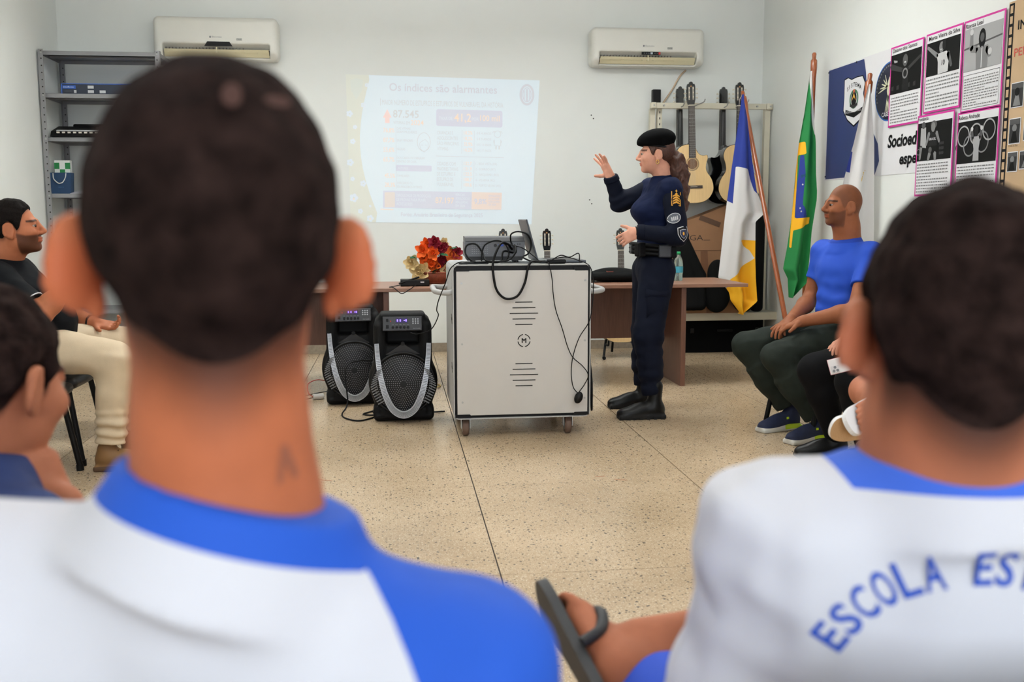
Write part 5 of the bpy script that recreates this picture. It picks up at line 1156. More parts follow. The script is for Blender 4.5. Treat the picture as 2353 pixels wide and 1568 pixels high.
    def foot(s, heel, toe, up, sc=1.0, big=1, curl=0):
        """bare foot; heel/toe on the sole line, big: side (+1/-1) of the big toe along cross(dir,up)"""
        heel, toe = vec(heel), vec(toe); d = nrm(toe - heel); up = vec(up); up = nrm(up - d * up.dot(d)); sd = np.cross(d, up) * big; S = s.S
        P = lambda x, y, z: heel + (sd * x + d * y + up * z) * sc
        S.ell(P(0, .03, .032), A3(.032, .036, .034) * sc, np.stack([sd, d, up], 1), .02); S.cap(P(0, .05, .045), P(.005, .15, .032), .036 * sc, .03 * sc, .03); S.cap(P(-.018, .08, .026), P(-.022, .165, .022), .026 * sc, .02 * sc, .02); S.cap(P(.02, .1, .028), P(.022, .175, .024), .026 * sc, .021 * sc, .02)
        S.cap(P(0, .025, .05), P(0, .03, .1), .034 * sc, .036 * sc, .03)
        for i, (x, y, ln, r) in enumerate(((.026, .185, .045, .0125), (.006, .187, .04, .009), (-.01, .182, .035, .0085), (-.024, .174, .03, .008), (-.037, .163, .025, .0075))):
            S.cap(P(x, y, .022), P(x * 1.05, y + ln * .6, .018), r * sc, r * sc, .008); S.cap(P(x * 1.05, y + ln * .6, .018), P(x * 1.07, y + ln, .012), r * sc, r * .95 * sc, .004)
        return P
    def finish(s, stubble=None, beard=None, lips=.25, hair=True, recede=0.0, nape=0.0, brow=True, rosy=()):
        v, t = s.S.mesh(); c = np.tile(s.col, (len(v), 1)); c *= (1 + .06 * wob(v, 40, 3))[:, None]
        if s.hd is not None:
            q = s.local(v); near = (np.abs(q) < .16).all(1)
            def mix(w, col, amt):
                w = np.where(near, w, 0)[:, None] * amt; c[:] = c * (1 - w) + np.array(col) * w
            if lips:
                w = sstep(.004, 0, np.abs(q[:, 2] + .065) - .008) * sstep(.004, 0, np.abs(q[:, 0]) - .021) * (q[:, 1] > .08); mix(w, s.col * np.array([.8, .5, .48]), .7)
            if brow:
                w = sstep(.003, 0, np.abs(q[:, 2] - .021 + np.abs(q[:, 0]) * .1) - .0035) * (np.abs(np.abs(q[:, 0]) - .032) < .019) * (q[:, 1] > .05); mix(w, (.01, .007, .005), .85)
            if stubble is not None:
                f = s.hairfield(v, recede, nape); w = sstep(-stubble[1], .004, f) * sstep(.08, .074, np.abs(q[:, 0])); mix(w, s.col * .55 * np.array([.2, .22, .26]) + lin(stubble[0]) * .45, stubble[2])
            if beard is not None:
                w = sstep(.012, 0, q[:, 2] + .05 - .35 * np.maximum(0, .05 - q[:, 1])) * (q[:, 1] > .012) * sstep(-.135, -.115, q[:, 2]) * (1 - sstep(.004, 0, np.abs(q[:, 2] + .065) - .009) * sstep(.004, 0, np.abs(q[:, 0]) - .021)) * sstep(.0, .02, q[:, 1] - .0); mix(np.clip(w, 0, 1), lin(beard[0]), beard[1])
            for p, r, k in rosy: mix(sstep(r, r * .4, np.linalg.norm(q - np.array(p), axis=1)), s.col * np.array([1.1, .66, .52]), k)
        s.mesh = (v, t); s.body = s.put('body', (v, t), s.sk, c); return s
    def hair(s, m, thick=.012, noise=(.003, 90), recede=0.0, nape=0.0, taper=.035, name='hair'):
        v, t = s.mesh; q = s.local(v); keep = (np.abs(q) < .17).all(1) & (q[:, 2] > -.12); v, t = compact(v, t[keep[t].all(1)]); N = tri_normals(v, t); q = s.local(v)
        ear = (np.abs(q[:, 0]) > .079) & (np.abs(q[:, 1] + .012) < .045) & (np.abs(q[:, 2] + .016) < .042)
        f = s.hairfield(v, recede, nape); f = np.where(ear, -.01, f)
        T = thick * sstep(0, taper, f); T = T + noise[0] * sstep(0, taper, f) * (wob(v, noise[1], 1) + .6 * wob(v, noise[1] * 2.1, 5)) + .0012
        (pv, pt), _ = split(np.concatenate([v + N * T[:, None]]), t, f); return s.put(name, (pv, pt), m)

def torso(S, pel, neck, shl, shr, T, g=0.0, w=1.0, belly=0.0, k=.05, chest=.105, hip=1.0):
    pel, neck, shl, shr = vec(pel), vec(neck), vec(shl), vec(shr); up = neck - pel; f = T[:, 1]
    S.ell(pel + up * .66 + f * .005, A3(.15 * w + g, chest + g, .17 + g), T, k); S.ell(pel + up * .30 + f * (.005 + belly * .6), A3(.138 * w + g, .1 + belly + g, .16 + g), T, k); S.ell(pel, A3(.165 * hip + g, .115 + g, .10 + g), T, k)
    for sh in (shl, shr): S.cap(neck - up * .1, sh, .062 + g, .058 + g, .05); S.cap(pel + up * .62 + (sh - pel - up * .8) * .45, sh, .09 + g, .06 + g, .05)
def fold(amp, sc, seed=0, aniso=(1, 1, 1)): return lambda P: amp * (wob(P * np.array(aniso), sc, seed) + .5 * wob(P * np.array(aniso), sc * 2.3, seed + 4))

def decal(bvh, loc, poly, c, ex, ey, d, off=.002, rings=3):
    """flat badge laid on a curved surface: points cast along d"""
    c, ex, ey, d = Vector(c), Vector(ex), Vector(ey), Vector(d).normalized(); n = len(poly); gx = sum(p[0] for p in poly) / n; gy = sum(p[1] for p in poly) / n; pts = [(gx, gy)]
    for r in range(1, rings + 1): pts += [(gx + (x - gx) * r / rings, gy + (y - gy) * r / rings) for x, y in poly]
    F = [(0, 1 + i, 1 + (i + 1) % n) for i in range(n)]
    for r in range(rings - 1): F += [(1 + r * n + i, 1 + (r + 1) * n + i, 1 + (r + 1) * n + (i + 1) % n, 1 + r * n + (i + 1) % n) for i in range(n)]
    return onto(bvh, loc, [c + ex * a + ey * b for a, b in pts], F, d, off)
def onto(bvh, loc, P, F, d, off):
    out = []
    for p in P:
        h = bvh.ray_cast(p - d * .25, d, .6)[0]; out.append((h if h is not None else p) - d * off - Vector(loc))
    mb = MB(); mb.add(out, F, True); return mb
def bvh_of(vt): return BVHTree.FromPolygons([tuple(p) for p in vt[0]], [tuple(int(i) for i in q) for q in vt[1]])
def shoe_parts(pr, heel, toe, m_up, m_sole, sole_h=.028, sc=1.0, up=(0, 0, 1), high=.0, name='shoe', accent=None, lace=None):
    """shoe standing on heel->toe line; upper and sole are cut apart"""
    heel, toe = vec(heel), vec(toe); d = nrm(toe - heel); up = nrm(vec(up) - d * vec(up).dot(d)); sd = np.cross(d, up); R = np.stack([sd, d, up], 1); S = Soft(.005)
    P = lambda x, y, z: heel + R @ (A3(x, y, z) * sc)
    S.ell(P(0, .20, .035), A3(.046, .085, .036) * sc, R, .02); S.ell(P(0, .12, .05), A3(.042, .09, .05) * sc, R, .03); S.ell(P(0, .04, .05), A3(.038, .048, .052) * sc, R, .03)
    S.cap(P(0, .06, .07), P(0, .05, .105 + high), .042 * sc, .042 * sc, .03); S.box(P(0, .135, .012), A3(.09, .285, .03) * sc, R, .012, .015); S.box(P(0, .13, -.05), A3(.3, .6, .1) * sc, R, .002, .003, 's')
    v, t = S.mesh(); z = (v - heel) @ up; y = (v - heel) @ d
    root = pr.root; (uv, ut), (sv, st) = split(v, t, z - sole_h * sc - .006 * np.sin(y * 20))
    o = pr.put(name, (uv, ut), m_up)
    if accent is not None:
        z2 = (sv - heel) @ up; y2 = (sv - heel) @ d; (av, at_), (sv, st) = split(sv, st, np.minimum(z2 - .012, accent[1] * (accent[2] - y2))); pr.put('sole_accent', (av, at_), accent[0], None, o)
        for ob in [x for x in bpy.data.objects if x.parent == o]: ob.location = (0, 0, 0)
    pr.put('sole', (sv, st), m_sole, None, o)
    if lace is not None:
        for k in range(4): MB().cyl(P(-.022, .1 + k * .022, .098 - k * .008) - pr.loc, P(.022, .108 + k * .022, .098 - k * .008) - pr.loc, .0028, n=6).build('lace', lace, o)
    return o
def slipper(pr, P, m_sole, m_strap, L=.265, sc=1.0, thick=.016, m_under=None):
    """thong sandal under a bare foot given by its local placer P"""
    out = [(-.03, -.012), (-.036, .06), (-.045, .15), (-.05, .2), (-.04, .245), (-.005, .262), (.03, .255), (.045, .21), (.04, .13), (.034, .05), (.028, -.01), (0, -.022)]; c = [(p.x, p.y) for p in spline([(a, b, 0) for a, b in out], 4, True)]
    a = [P(x, y, -.002) for x, y in c]; b = [P(x, y, -.002 - thick) for x, y in c]; n = len(c); m = MB(); sub = lambda q: [x - pr.loc for x in q]
    m.add(sub(a + b), [tuple(range(n))] + [(i, (i + 1) % n, n + (i + 1) % n, n + i) for i in range(n)]); o = m.build('sandal', m_sole, pr.root)
    u = MB(); u.add(sub(b), [tuple(range(n))]); u.build('outsole', m_under or m_sole, o)
    for q in (-1, 1): MB().tube(spline([P(.012, .2, .0) - pr.loc, P(.014 + q * .008, .185, .042) - pr.loc, P(q * .035, .13, .064 if q > 0 else .05) - pr.loc, P(q * .046, .085, .03) - pr.loc, P(q * .044, .075, -.004) - pr.loc], 5), .0065 * sc, n=8).build('strap', m_strap, o)
    return o
HAIRB = mat('hair_black', (20, 15, 13), .85, var=.35, vscale=120, bump=.6, bscale=260, spec=.12)
HAIRC = mat('hair_crop', (38, 27, 24), .95, var=.6, vscale=45, bump=.8, bscale=170, spec=.06)
SHW = mat('tshirt_white', (212, 212, 217), .85, bump=.08, bscale=500); SHB = mat('tshirt_blue', (26, 86, 196), .8, bump=.08, bscale=500); SHORT = mat('shorts_blue', (30, 76, 196), .8, var=.04)
# ------------------------------------------------------------------ boy in front, seen from behind, raglan shirt with blue sleeve
def seated_legs(p, pel, fw, rt, mshort, kz=.53, foot=True, spread=.1, kl=.4):
    """shorts plus bare legs for a seated figure"""
    pel, fw, rt = vec(pel), nrm(fw), nrm(rt); Q = Soft(.009); Q.ell(pel, A3(.175, .13, .11), np.stack([rt, fw, A3(0, 0, 1)], 1), .03)
    for q in (-1, 1):
        hp = pel + rt * q * .085 + fw * .03; kn = pel + rt * q * (.085 + spread) + fw * kl; kn[2] = kz; an = kn + fw * .04; an[2] = .1
        Q.cone(hp, hp + (kn - hp) * .86, .098, .088, .03); p.leg(hp, kn, an); P = p.foot(A3(an[0], an[1], .018) - fw * .03, A3(an[0], an[1], .018) + fw * .2 + rt * q * .03, (0, 0, 1), big=-q)
        if foot: slipper(p, P, BLKP, BLKP)
    p.put('shorts', Q.mesh(), mshort)
b1 = Person('boy_front', 'person seen from behind in white shirt with one blue raglan sleeve', (-.12, .66, 0), .0036, (184, 106, 70), .5)
H1, N1 = A3(-.120, .693, 1.177), A3(-.119, .675, .978)
b1.head(H1, (-.16, 1, -.02), (.02, .0, 1), N1, 1.01, ear_out=.55, neck_r=.052)
b1.S.cap(N1 + A3(.004, .008, .012), N1 + A3(.006, .012, -.05), .06, .084, .025)
shl, shr, pel = A3(-.310, .716, .918), A3(.030, .665, .862), A3(-.13, .74, .565); T1 = frame((.1, 1, 0), N1 - pel)
for q, sh in ((-1, shl), (1, shr)): b1.arm(sh, sh + A3(q * .06, .06, -.26), sh + A3(q * .0, .3, -.36)); b1.hand(sh + A3(q * .0, .3, -.36), (-q * .4, .9, -.2), (0, 0, 1), (-q, 0, 0))
seated_legs(b1, pel, (0, 1, 0), (1, 0, 0), SHORT)
b1.finish(stubble=((36, 25, 21), .06, .97), lips=0, brow=False, nape=.0, rosy=(((.09, -.01, -.018), .035, .45), ((-.09, -.01, -.018), .035, .45)))
h1 = b1.hair(HAIRC, .007, (.0022, 60), taper=.05)
bh = BVHTree.FromPolygons([tuple(p.co + Vector(b1.loc)) for p in h1.data.vertices], [tuple(q.vertices) for q in h1.data.polygons])
for c_, rx, rz in (((-.092, .6, 1.263), .006, .008), ((-.066, .6, 1.262), .008, .004)): decal(bh, b1.loc, [(rx * math.cos(k * .5236), rz * math.sin(k * .5236)) for k in range(12)], c_, (1, 0, 0), (0, 0, 1), (-.1, 1, 0), .0016).build('scalp_patch', mat('scalp_pale', (78, 56, 50), .9, spec=.1), h1)
bn_ = bvh_of(b1.mesh)
for pl in ([(-.006, -.012), (-.002, -.012), (.001, .012), (-.003, .013)], [(.004, -.012), (.008, -.01), (.001, .013), (-.003, .012)], [(-.005, -.002), (.006, -.003), (.006, 0), (-.005, .001)]): decal(bn_, b1.loc, pl, (-.068, .6, 1.033), (1, 0, 0), (0, 0, 1), (-.1, 1, 0), .0008).build('neck_tattoo', mat('tattoo_ink', (150, 88, 62), .6), b1.body)
Q = Soft(.0045); torso(Q, pel, N1 + A3(0, 0, -.03), shl, shr, T1, .004, .98, k=.06, chest=.088)
cup = nrm((.30, .1, .95)); cb = N1 + A3(.004, .012, .008)
b1_flare = 0
Q.cap(cb - cup * .06, shl + A3(.07, 0, .01), .042, .042, .05); Q.cap(cb - cup * .06, shr + A3(-.05, 0, .012), .042, .042, .05)
Q.cone(cb - cup * .05, cb + cup * .019, .102, .0845, .025, rnd=.004)
for q, sh in ((-1, shl), (1, shr)): Q.cone(sh - A3(q * .01, 0, -.02), sh + A3(q * .055, .045, -.21), .064, .074, .05)
Q.disp = lambda P: .006 * wob(P * np.array([.8, .6, 1.3]), 20, 2) * sstep(.99, .93, P[:, 2]) + .002 * wob(P, 45, 6) * sstep(.98, .9, P[:, 2])
v, t = Q.mesh(); v = relax(v, t, 2)
hgt = (v - cb) @ cup; rad = np.linalg.norm((v - cb) - hgt[:, None] * cup, axis=1)
(cv, ct), (v, t) = split(v, t, np.minimum(hgt + .0075 + .0 * rad, .105 - rad)); 
seam = [(-.053, 1.03), (-.049, .985), (-.034, .968), (-.021, .953), (-.005, .93), (.005, .91), (.015, .885), (.028, .84), (.05, .78), (.4, .7), (.4, 1.2), (-.03, 1.1)]
(sv, st), (v, t) = split(v, t, polydist(v[:, [0, 2]], seam))
s1 = b1.put('shirt', (v, t), SHW); b1.put('sleeve', (sv, st), SHB); b1.put('collar', (cv, ct), SHB)
chair(-.12, .70, 90, 'black chair under the person with one blue raglan sleeve')

# ------------------------------------------------------------------ boy on the right, seen from behind, lettered shirt
b2 = Person('boy_lettered', 'person seen from behind in white shirt with arched blue school lettering', (.45, .73, 0), .0036, (176, 108, 78), .5)
H2, N2 = A3(.502, .822, 1.099), A3(.497, .815, .955)
b2.head(H2, (.22, 1, .06), (.03, -.05, 1), N2, 1.03, ear_out=.6, neck_r=.062)
b2.S.cap(N2 + A3(.0, .008, .03), N2 + A3(.0, .012, -.05), .064, .085, .03)
shl, shr, pel = A3(.353, .85, .888), A3(.660, .80, .885), A3(.50, .87, .565); T2 = frame((.14, 1, 0), N2 - pel)
b2.arm(shl, (.325, .9, .66), (.40, 1.1, .66)); b2.hand((.40, 1.1, .66), (.6, .8, -.1), (0, 0, 1), (-.7, .6, 0))
b2.arm(shr, (.73, .86, .67), (.66, 1.08, .68)); b2.hand((.66, 1.08, .68), (-.5, .85, -.1), (0, 0, 1), (.8, .5, 0))
hl, hr = pel + A3(-.085, .03, 0), pel + A3(.085, .03, 0); knl, knr = A3(.375, 1.27, .50), A3(.76, 1.27, .62); anr = A3(.352, 1.352, .572)
b2.leg(hl, knl, (.37, 1.31, .1)); PF = b2.foot((.37, 1.28, .018), (.36, 1.52, .018), (0, 0, 1), big=1); slipper(b2, PF, BLKP, BLKP)
b2.leg(hr, knr, anr, (.078, .056, .05, .031))
PR = b2.foot((.286, 1.275, .525), (.243, 1.48, .585), (.96, .12, .22), big=1, sc=.95)
b2.finish(stubble=((30, 21, 17), .06, .97), lips=0, brow=False, rosy=(((-.09, -.01, -.018), .035, .4), ((.09, -.01, -.018), .035, .4)))
slipper(b2, PR, mat('sandal_charcoal', (44, 45, 47), .6), mat('sandal_charcoal', (44, 45, 47), .6), sc=1.4, thick=.017)
b2.hair(HAIRC, .009, (.003, 60), taper=.035)
Q = Soft(.0045); torso(Q, pel, N2 + A3(0, 0, -.03), shl, shr, T2, .006, 1.0, k=.06, chest=.095)
cup = nrm((.03, .12, 1)); cb = N2 + A3(.002, .012, -.004)
Q.cone(cb - cup * .05, cb + cup * .02, .104, .086, .025, rnd=.004)
Q.cap(cb - cup * .055, shl + A3(.03, 0, .008), .05, .055, .04); Q.cap(cb - cup * .055, shr + A3(-.03, 0, .008), .05, .055, .04)
Q.cone(shl + A3(.01, 0, .03), A3(.325, .885, .70), .06, .075, .05); Q.cone(shr + A3(-.01, 0, .03), A3(.73, .85, .70), .06, .075, .05)
Q.ell(shl + A3(-.012, -.0, .03), A3(.03, .04, .02), None, .03)
Q.disp = lambda P: .007 * wob(P * np.array([1.3, .6, .7]), 22, 3) * sstep(.96, .9, P[:, 2]) + .004 * wob(P, 60, 9) * sstep(.40, .32, P[:, 0])
v, t = Q.mesh(); v = relax(v, t, 2); hgt = (v - cb) @ cup; rad = np.linalg.norm((v - cb) - hgt[:, None] * cup, axis=1)
(cv, ct), (v, t) = split(v, t, np.minimum(hgt + .003, .108 - rad)); s2 = b2.put('shirt', (v, t), SHW); b2.put('collar', (cv, ct), mat('collar_blue', (60, 104, 212), .8))
bv = bvh_of((v, t)); fwd = Vector((.14, .99, 0)); ex0 = Vector((.99, -.14, 0)); ez0 = Vector((0, 0, 1)); cen = Vector((.476, .69, .758)); Ra = .141
for k, ch in enumerate('ESCOLA ESTADUAL'):
    if ch == ' ': continue
    a = math.radians((k - 7) * 8.15); vv, ff = text_data(ch, .018); xs_ = [p[0] for p in vv]; x0, x1 = min(xs_), max(xs_); w = .0165; hgt_ = .031
    up_ = ex0 * math.sin(a) + ez0 * math.cos(a); rt_ = ex0 * math.cos(a) - ez0 * math.sin(a); o_ = cen + up_ * (Ra - .012)
    onto(bv, b2.loc, [o_ + rt_ * ((p[0] - x0) / (x1 - x0) - .5) * w + up_ * p[1] / .72 * hgt_ for p in vv], ff, fwd, .0012).build('shirt_letter', mat('print_royal', (32, 80, 186), .8), s2)
Q = Soft(.009); Q.ell(pel, A3(.175, .13, .11), T2, .03); Q.cone(hl, hl + (knl - hl) * 1.12, .098, .082, .03); Q.cone(hr, hr + (knr - hr) * .85, .1, .092, .03); b2.put('shorts', Q.mesh(), SHORT)
chair(.5, .86, 88, 'black chair under the person with school lettering')

# ------------------------------------------------------------------ boy at the lower left, head turned to the slide
b3 = Person('boy_turned', 'person in navy shirt resting chin on hand at lower left', (-.56, 1.42, 0), .0045, (178, 112, 82), .5)
H3, N3 = A3(-.549, 1.41, .979), A3(-.59, 1.40, .86)
b3.head(H3, (.45, .9, -.25), (.1, .2, 1), N3, 1.0, ear_out=.3)
shl, shr, pel = A3(-.80, 1.47, .80), A3(-.475, 1.24, .775), A3(-.68, 1.22, .565); T3 = frame((.6, .8, 0), N3 - pel)
er, wr_ = A3(-.40, 1.36, .60), A3(-.462, 1.385, .80)
b3.arm(shr, er, wr_); b3.hand(wr_ - A3(.015, 0, .02), (-.3, .15, 1), (.8, -.5, 0), (.4, .6, .2), curl=(70, 70, 70, 70), thumb=(-.5, .3, .8))
b3.arm(shl, (-.72, 1.62, .62), (-.5, 1.6, .6)); b3.hand((-.5, 1.6, .6), (.8, -.4, -.1), (0, 0, 1), (0, -1, 0))
seated_legs(b3, pel, (.55, .83, 0), (.83, -.55, 0), SHORT, .5)
b3.finish(stubble=((30, 22, 18), .02, .9), lips=.2); b3.eyes(); b3.hair(HAIRC, .012, (.004, 70), taper=.025)
Q = Soft(.006); torso(Q, pel, N3 + A3(0, 0, -.03), shl, shr, T3, .006, 1, k=.06); Q.cone(shr + A3(0, 0, .02), shr + (er - shr) * .75, .062, .07, .05); Q.cone(shl + A3(0, 0, .02), shl + A3(.06, .1, -.15), .062, .07, .05); Q.cone(N3 - A3(0, 0, .05), N3 + A3(.01, .005, .012), .1, .078, .03); Q.disp = fold(.003, 24, 1)
b3.put('shirt', Q.mesh(), mat('shirt_navy', (30, 52, 104), .8, var=.05)); chair(-.70, 1.18, 56, 'black chair under the person resting chin on hand')
# ------------------------------------------------------------------ officer
NAV = mat('uniform_navy', (14, 19, 34), .8, spec=.15, var=.08, vscale=20, bump=.12, bscale=300); NAV2 = mat('uniform_blouse', (18, 27, 56), .85, spec=.15, var=.08, vscale=20); BLK = mat('gear_black', (9, 9, 10), .6, spec=.2); BLKB = mat('boot_leather', (11, 11, 11), .4, spec=.3, bump=.1, bscale=120)
of = Person('officer', 'person in navy uniform and black beret pointing at the slide', (1.56, 5.84, 0), .0045, (214, 156, 132), .5)
HO, NO = A3(1.575, 5.83, 1.585), A3(1.632, 5.845, 1.42)
of.head(HO, (-1, .18, .02), (-.05, 0, 1), NO, .98, neck_r=.05, jaw=.92)
shl, shr, pel = A3(1.632, 5.69, 1.365), A3(1.592, 6.0, 1.375), A3(1.575, 5.845, .92); TO = frame((-1, .12, 0), NO - pel)
ell, wrl, elr, wrr = A3(1.67, 5.63, 1.09), A3(1.425, 5.655, 1.115), A3(1.405, 6.02, 1.285), A3(1.335, 5.98, 1.445)
of.arm(shl, ell, wrl); of.hand(wrl, (-.9, .05, -.45), (-.2, -.95, .2), (-.3, 0, .9), curl=(35, 40, 40, 40), sc=.95)
of.arm(shr, elr, wrr); of.hand(wrr, (-.45, .05, .9), (.75, .35, .4), (-.8, .0, -.3), curl=(2, 6, 8, 10), spread=(30, 8, -12, -30), sc=1.0, thumb=(-.95, -.05, -.08))
of.leg(pel + A3(0, -.09, -.04), (1.505, 5.68, .5), (1.525, 5.66, .16)); of.leg(pel + A3(0, .09, -.04), (1.575, 5.99, .49), (1.56, 6.0, .16))
of.finish(lips=.4); of.eyes((70, 56, 40))
# hair drawn back under the beret, long wavy ponytail
HBR = mat('hair_brown', (74, 44, 32), .55, var=.4, vscale=60, bump=.5, bscale=140, stretch=(3, 3, 1)); of.hair(HBR, .008, (.0015, 120), taper=.02)
Q = Soft(.006); Q.chain([(1.655, 5.83, 1.585), (1.70, 5.825, 1.545), (1.718, 5.82, 1.46), (1.72, 5.815, 1.36), (1.725, 5.81, 1.27), (1.735, 5.81, 1.20)], [.02, .045, .056, .056, .046, .018], .03)
Q.disp = lambda P: .006 * np.sin(P[:, 2] * 75 + 2 * np.sin(P[:, 0] * 90) + P[:, 1] * 60) + .004 * wob(P, 110, 2); of.put('ponytail', Q.mesh(), HBR)
MB().tube([(1.652 + .004 * k, 5.83 + .026 * math.cos(k * 1.0), 1.588 + .026 * math.sin(k * 1.0)) for k in range(7)], .006, n=6).build('hair_tie', BLK, of.root, loc=tuple(-of.loc))
c, R, sc = of.hd; Q = Soft(.005); L = lambda x, y, z: c + R @ A3(x, y, z)
Q.ell(L(.0, -.008, .075), (.098, .116, .068), R @ rotm((1, 0, 0), -6), .02); Q.ell(L(.04, -.0, .06), (.07, .1, .05), R, .03); Q.ell(L(0, .0, .05), (.085, .102, .035), R @ rotm((1, 0, 0), 8), .02); Q.box(L(0, 0, -.024), (.3, .4, .11), R @ rotm((1, 0, 0), 9), .01, .012, 's'); be = of.put('beret', Q.mesh(), mat('beret_felt', (7, 7, 8), .95, spec=.08))
pth = []
for k in range(28): a = k * 2 * PI / 28; pth.append(L(.0815 * math.cos(a), -.006 + .1 * math.sin(a), .036 + .0195 * math.sin(a)) - of.loc)
MB().tube(pth, .006, n=6, closed=True).build('beret_band', BLK, be)
for q in (-1, 1): MB().tube([L(q * .083, -.002 + .009 * math.cos(k * .7), -.058 + .012 * math.sin(k * .7)) - of.loc for k in range(9)], .0022, n=6, closed=True).build('earring', mat('gold', (214, 176, 96), .25, metal=1), of.root)
# blouse and sleeves
Q = Soft(.006); torso(Q, pel + A3(0, 0, .06), NO - A3(0, 0, .02), shl, shr, TO, .0, .92, k=.06, chest=.105, hip=.85); Q.ell((1.51, 5.845, 1.24), (.075, .13, .075), None, .05)
Q.cone(NO - A3(.005, 0, .045), NO + A3(-.012, 0, .03), .082, .064, .02, rnd=.006); Q.box((1.57, 5.84, .88), (.6, .6, .2), None, .01, .01, 's'); Q.disp = fold(.003, 26, 2, (1, 1, 1.4)); bl = Q.mesh(); blo = of.put('blouse', bl, NAV2)
def sleeve(p, sh, el, wr, m, r=(.064, .058, .052, .042), seed=1):
    Q = Soft(.0055); sh, el, wr = vec(sh), vec(el), vec(wr); Q.cap(sh, el, r[0], r[1], .03); Q.cone(el, el + (wr - el) * .96, r[2] + .004, r[3], .03)
    Q.disp = lambda P: .004 * np.sin(((P - el) @ nrm(wr - el)) * 90 + 2 * wob(P, 18, seed)) * sstep(.16, .03, np.linalg.norm(P - el, axis=1)) + .0022 * wob(P, 40, seed); vt = Q.mesh(); return vt, p.put('sleeve', vt, m)
vtl, sl = sleeve(of, shl, ell, wrl, NAV); vtr, _ = sleeve(of, shr, elr, wrr, NAV, seed=4)
Q = Soft(.0055); Q.cone(wrr + (elr - wrr) * .16, wrr + (wrr - elr) * .05, .05, .045, .01); of.put('cuff', Q.mesh(), NAV); Q = Soft(.0055); Q.cone(wrl + (ell - wrl) * .16, wrl + (wrl - ell) * .02, .048, .044, .01); of.put('cuff', Q.mesh(), NAV)
MB().tube([wrl + A3(-.008, .028 * math.cos(k * .7), .028 * math.sin(k * .7)) - of.loc for k in range(9)], .006, n=6, closed=True).build('bracelet', BLK, of.root)
bv = bvh_of(vtl); GOLD = mat('thread_gold', (222, 160, 48), .5); PGR = mat('patch_grey', (150, 154, 160), .7); PWH = mat('patch_white', (206, 208, 210), .7)
D = (.1, 1, 0); EX, EZ = Vector((1, 0, 0)), Vector((0, 0, 1))
def pb(name, poly, c, m, off, ex=EX, ez=EZ, par=None): return decal(bv, of.loc, poly, c, ex, ez, D, off).build(name, m, par or of.root)
ep = pb('rank_slide', [(-.03, -.058), (.026, -.062), (.03, .05), (.02, .06), (-.022, .055), (-.03, .045)], (1.645, 5.62, 1.325), GOLD, .003); pb('rank_field', [(-.025, -.052), (.021, -.056), (.025, .045), (.016, .053), (-.018, .049), (-.025, .04)], (1.645, 5.62, 1.325), NAV, .0045, par=ep)
for k in range(4): pb('chevron', [(-.022, -.05 + k * .014), (0, -.038 + k * .014), (.02, -.052 + k * .014), (.02, -.044 + k * .014), (0, -.03 + k * .014), (-.022, -.042 + k * .014)], (1.645, 5.62, 1.325), GOLD, .006, par=ep)
for k in range(3): pb('rank_star', [((.009 if j % 2 == 0 else .004) * math.cos(j * PI / 4), (.009 if j % 2 == 0 else .004) * math.sin(j * PI / 4) + .012 + k * .015) for j in range(8)], (1.645, 5.62, 1.325), GOLD, .006, par=ep)
tl = Vector((.93, 0, .25)); tz = Vector((-.2, 0, .98))
def circ2(rx, ry, n=24, ox=0, oy=0): return [(ox + rx * math.cos(k * 2 * PI / n), oy + ry * math.sin(k * 2 * PI / n)) for k in range(n)]
p1_ = pb('oval_patch', circ2(.04, .03), (1.63, 5.6, 1.195), PWH, .003, tl, tz); pb('patch_field', circ2(.036, .026), (1.63, 5.6, 1.195), mat('patch_steel', (96, 100, 108), .7), .0045, tl, tz, p1_)
for k in range(4): pb('patch_motif', [(-.02 + k * .011, -.012), (-.013 + k * .011, -.014), (-.011 + k * .011, .006 + .004 * (k % 2)), (-.018 + k * .011, .01)], (1.63, 5.6, 1.195), PWH, .006, tl, tz, p1_)
shp = [(-.034, .04), (0, .046), (.034, .04), (.036, .0), (.024, -.03), (0, -.052), (-.024, -.03), (-.036, .0)]; tl2 = Vector((.96, 0, .12)); tz2 = Vector((-.1, 0, .99)); cc = (1.68, 5.6, 1.105)
for f_, m_, o_, nm in ((1, BLK, .003, 'shield_patch'), (.94, PWH, .0045, 'shield_rim'), (.84, BLK, .006, 'shield_band'), (.58, PWH, .0075, 'shield_line'), (.52, mat('patch_navy', (30, 40, 70), .7), .009, 'shield_field')):
    q_ = pb(nm, [(x * f_, y * f_) for x, y in shp], cc, m_, o_, tl2, tz2, None if f_ == 1 else q0_); q0_ = q_ if f_ == 1 else q0_
pb('shield_crest', circ2(.006, .01), cc, GOLD, .0105, tl2, tz2, q0_)
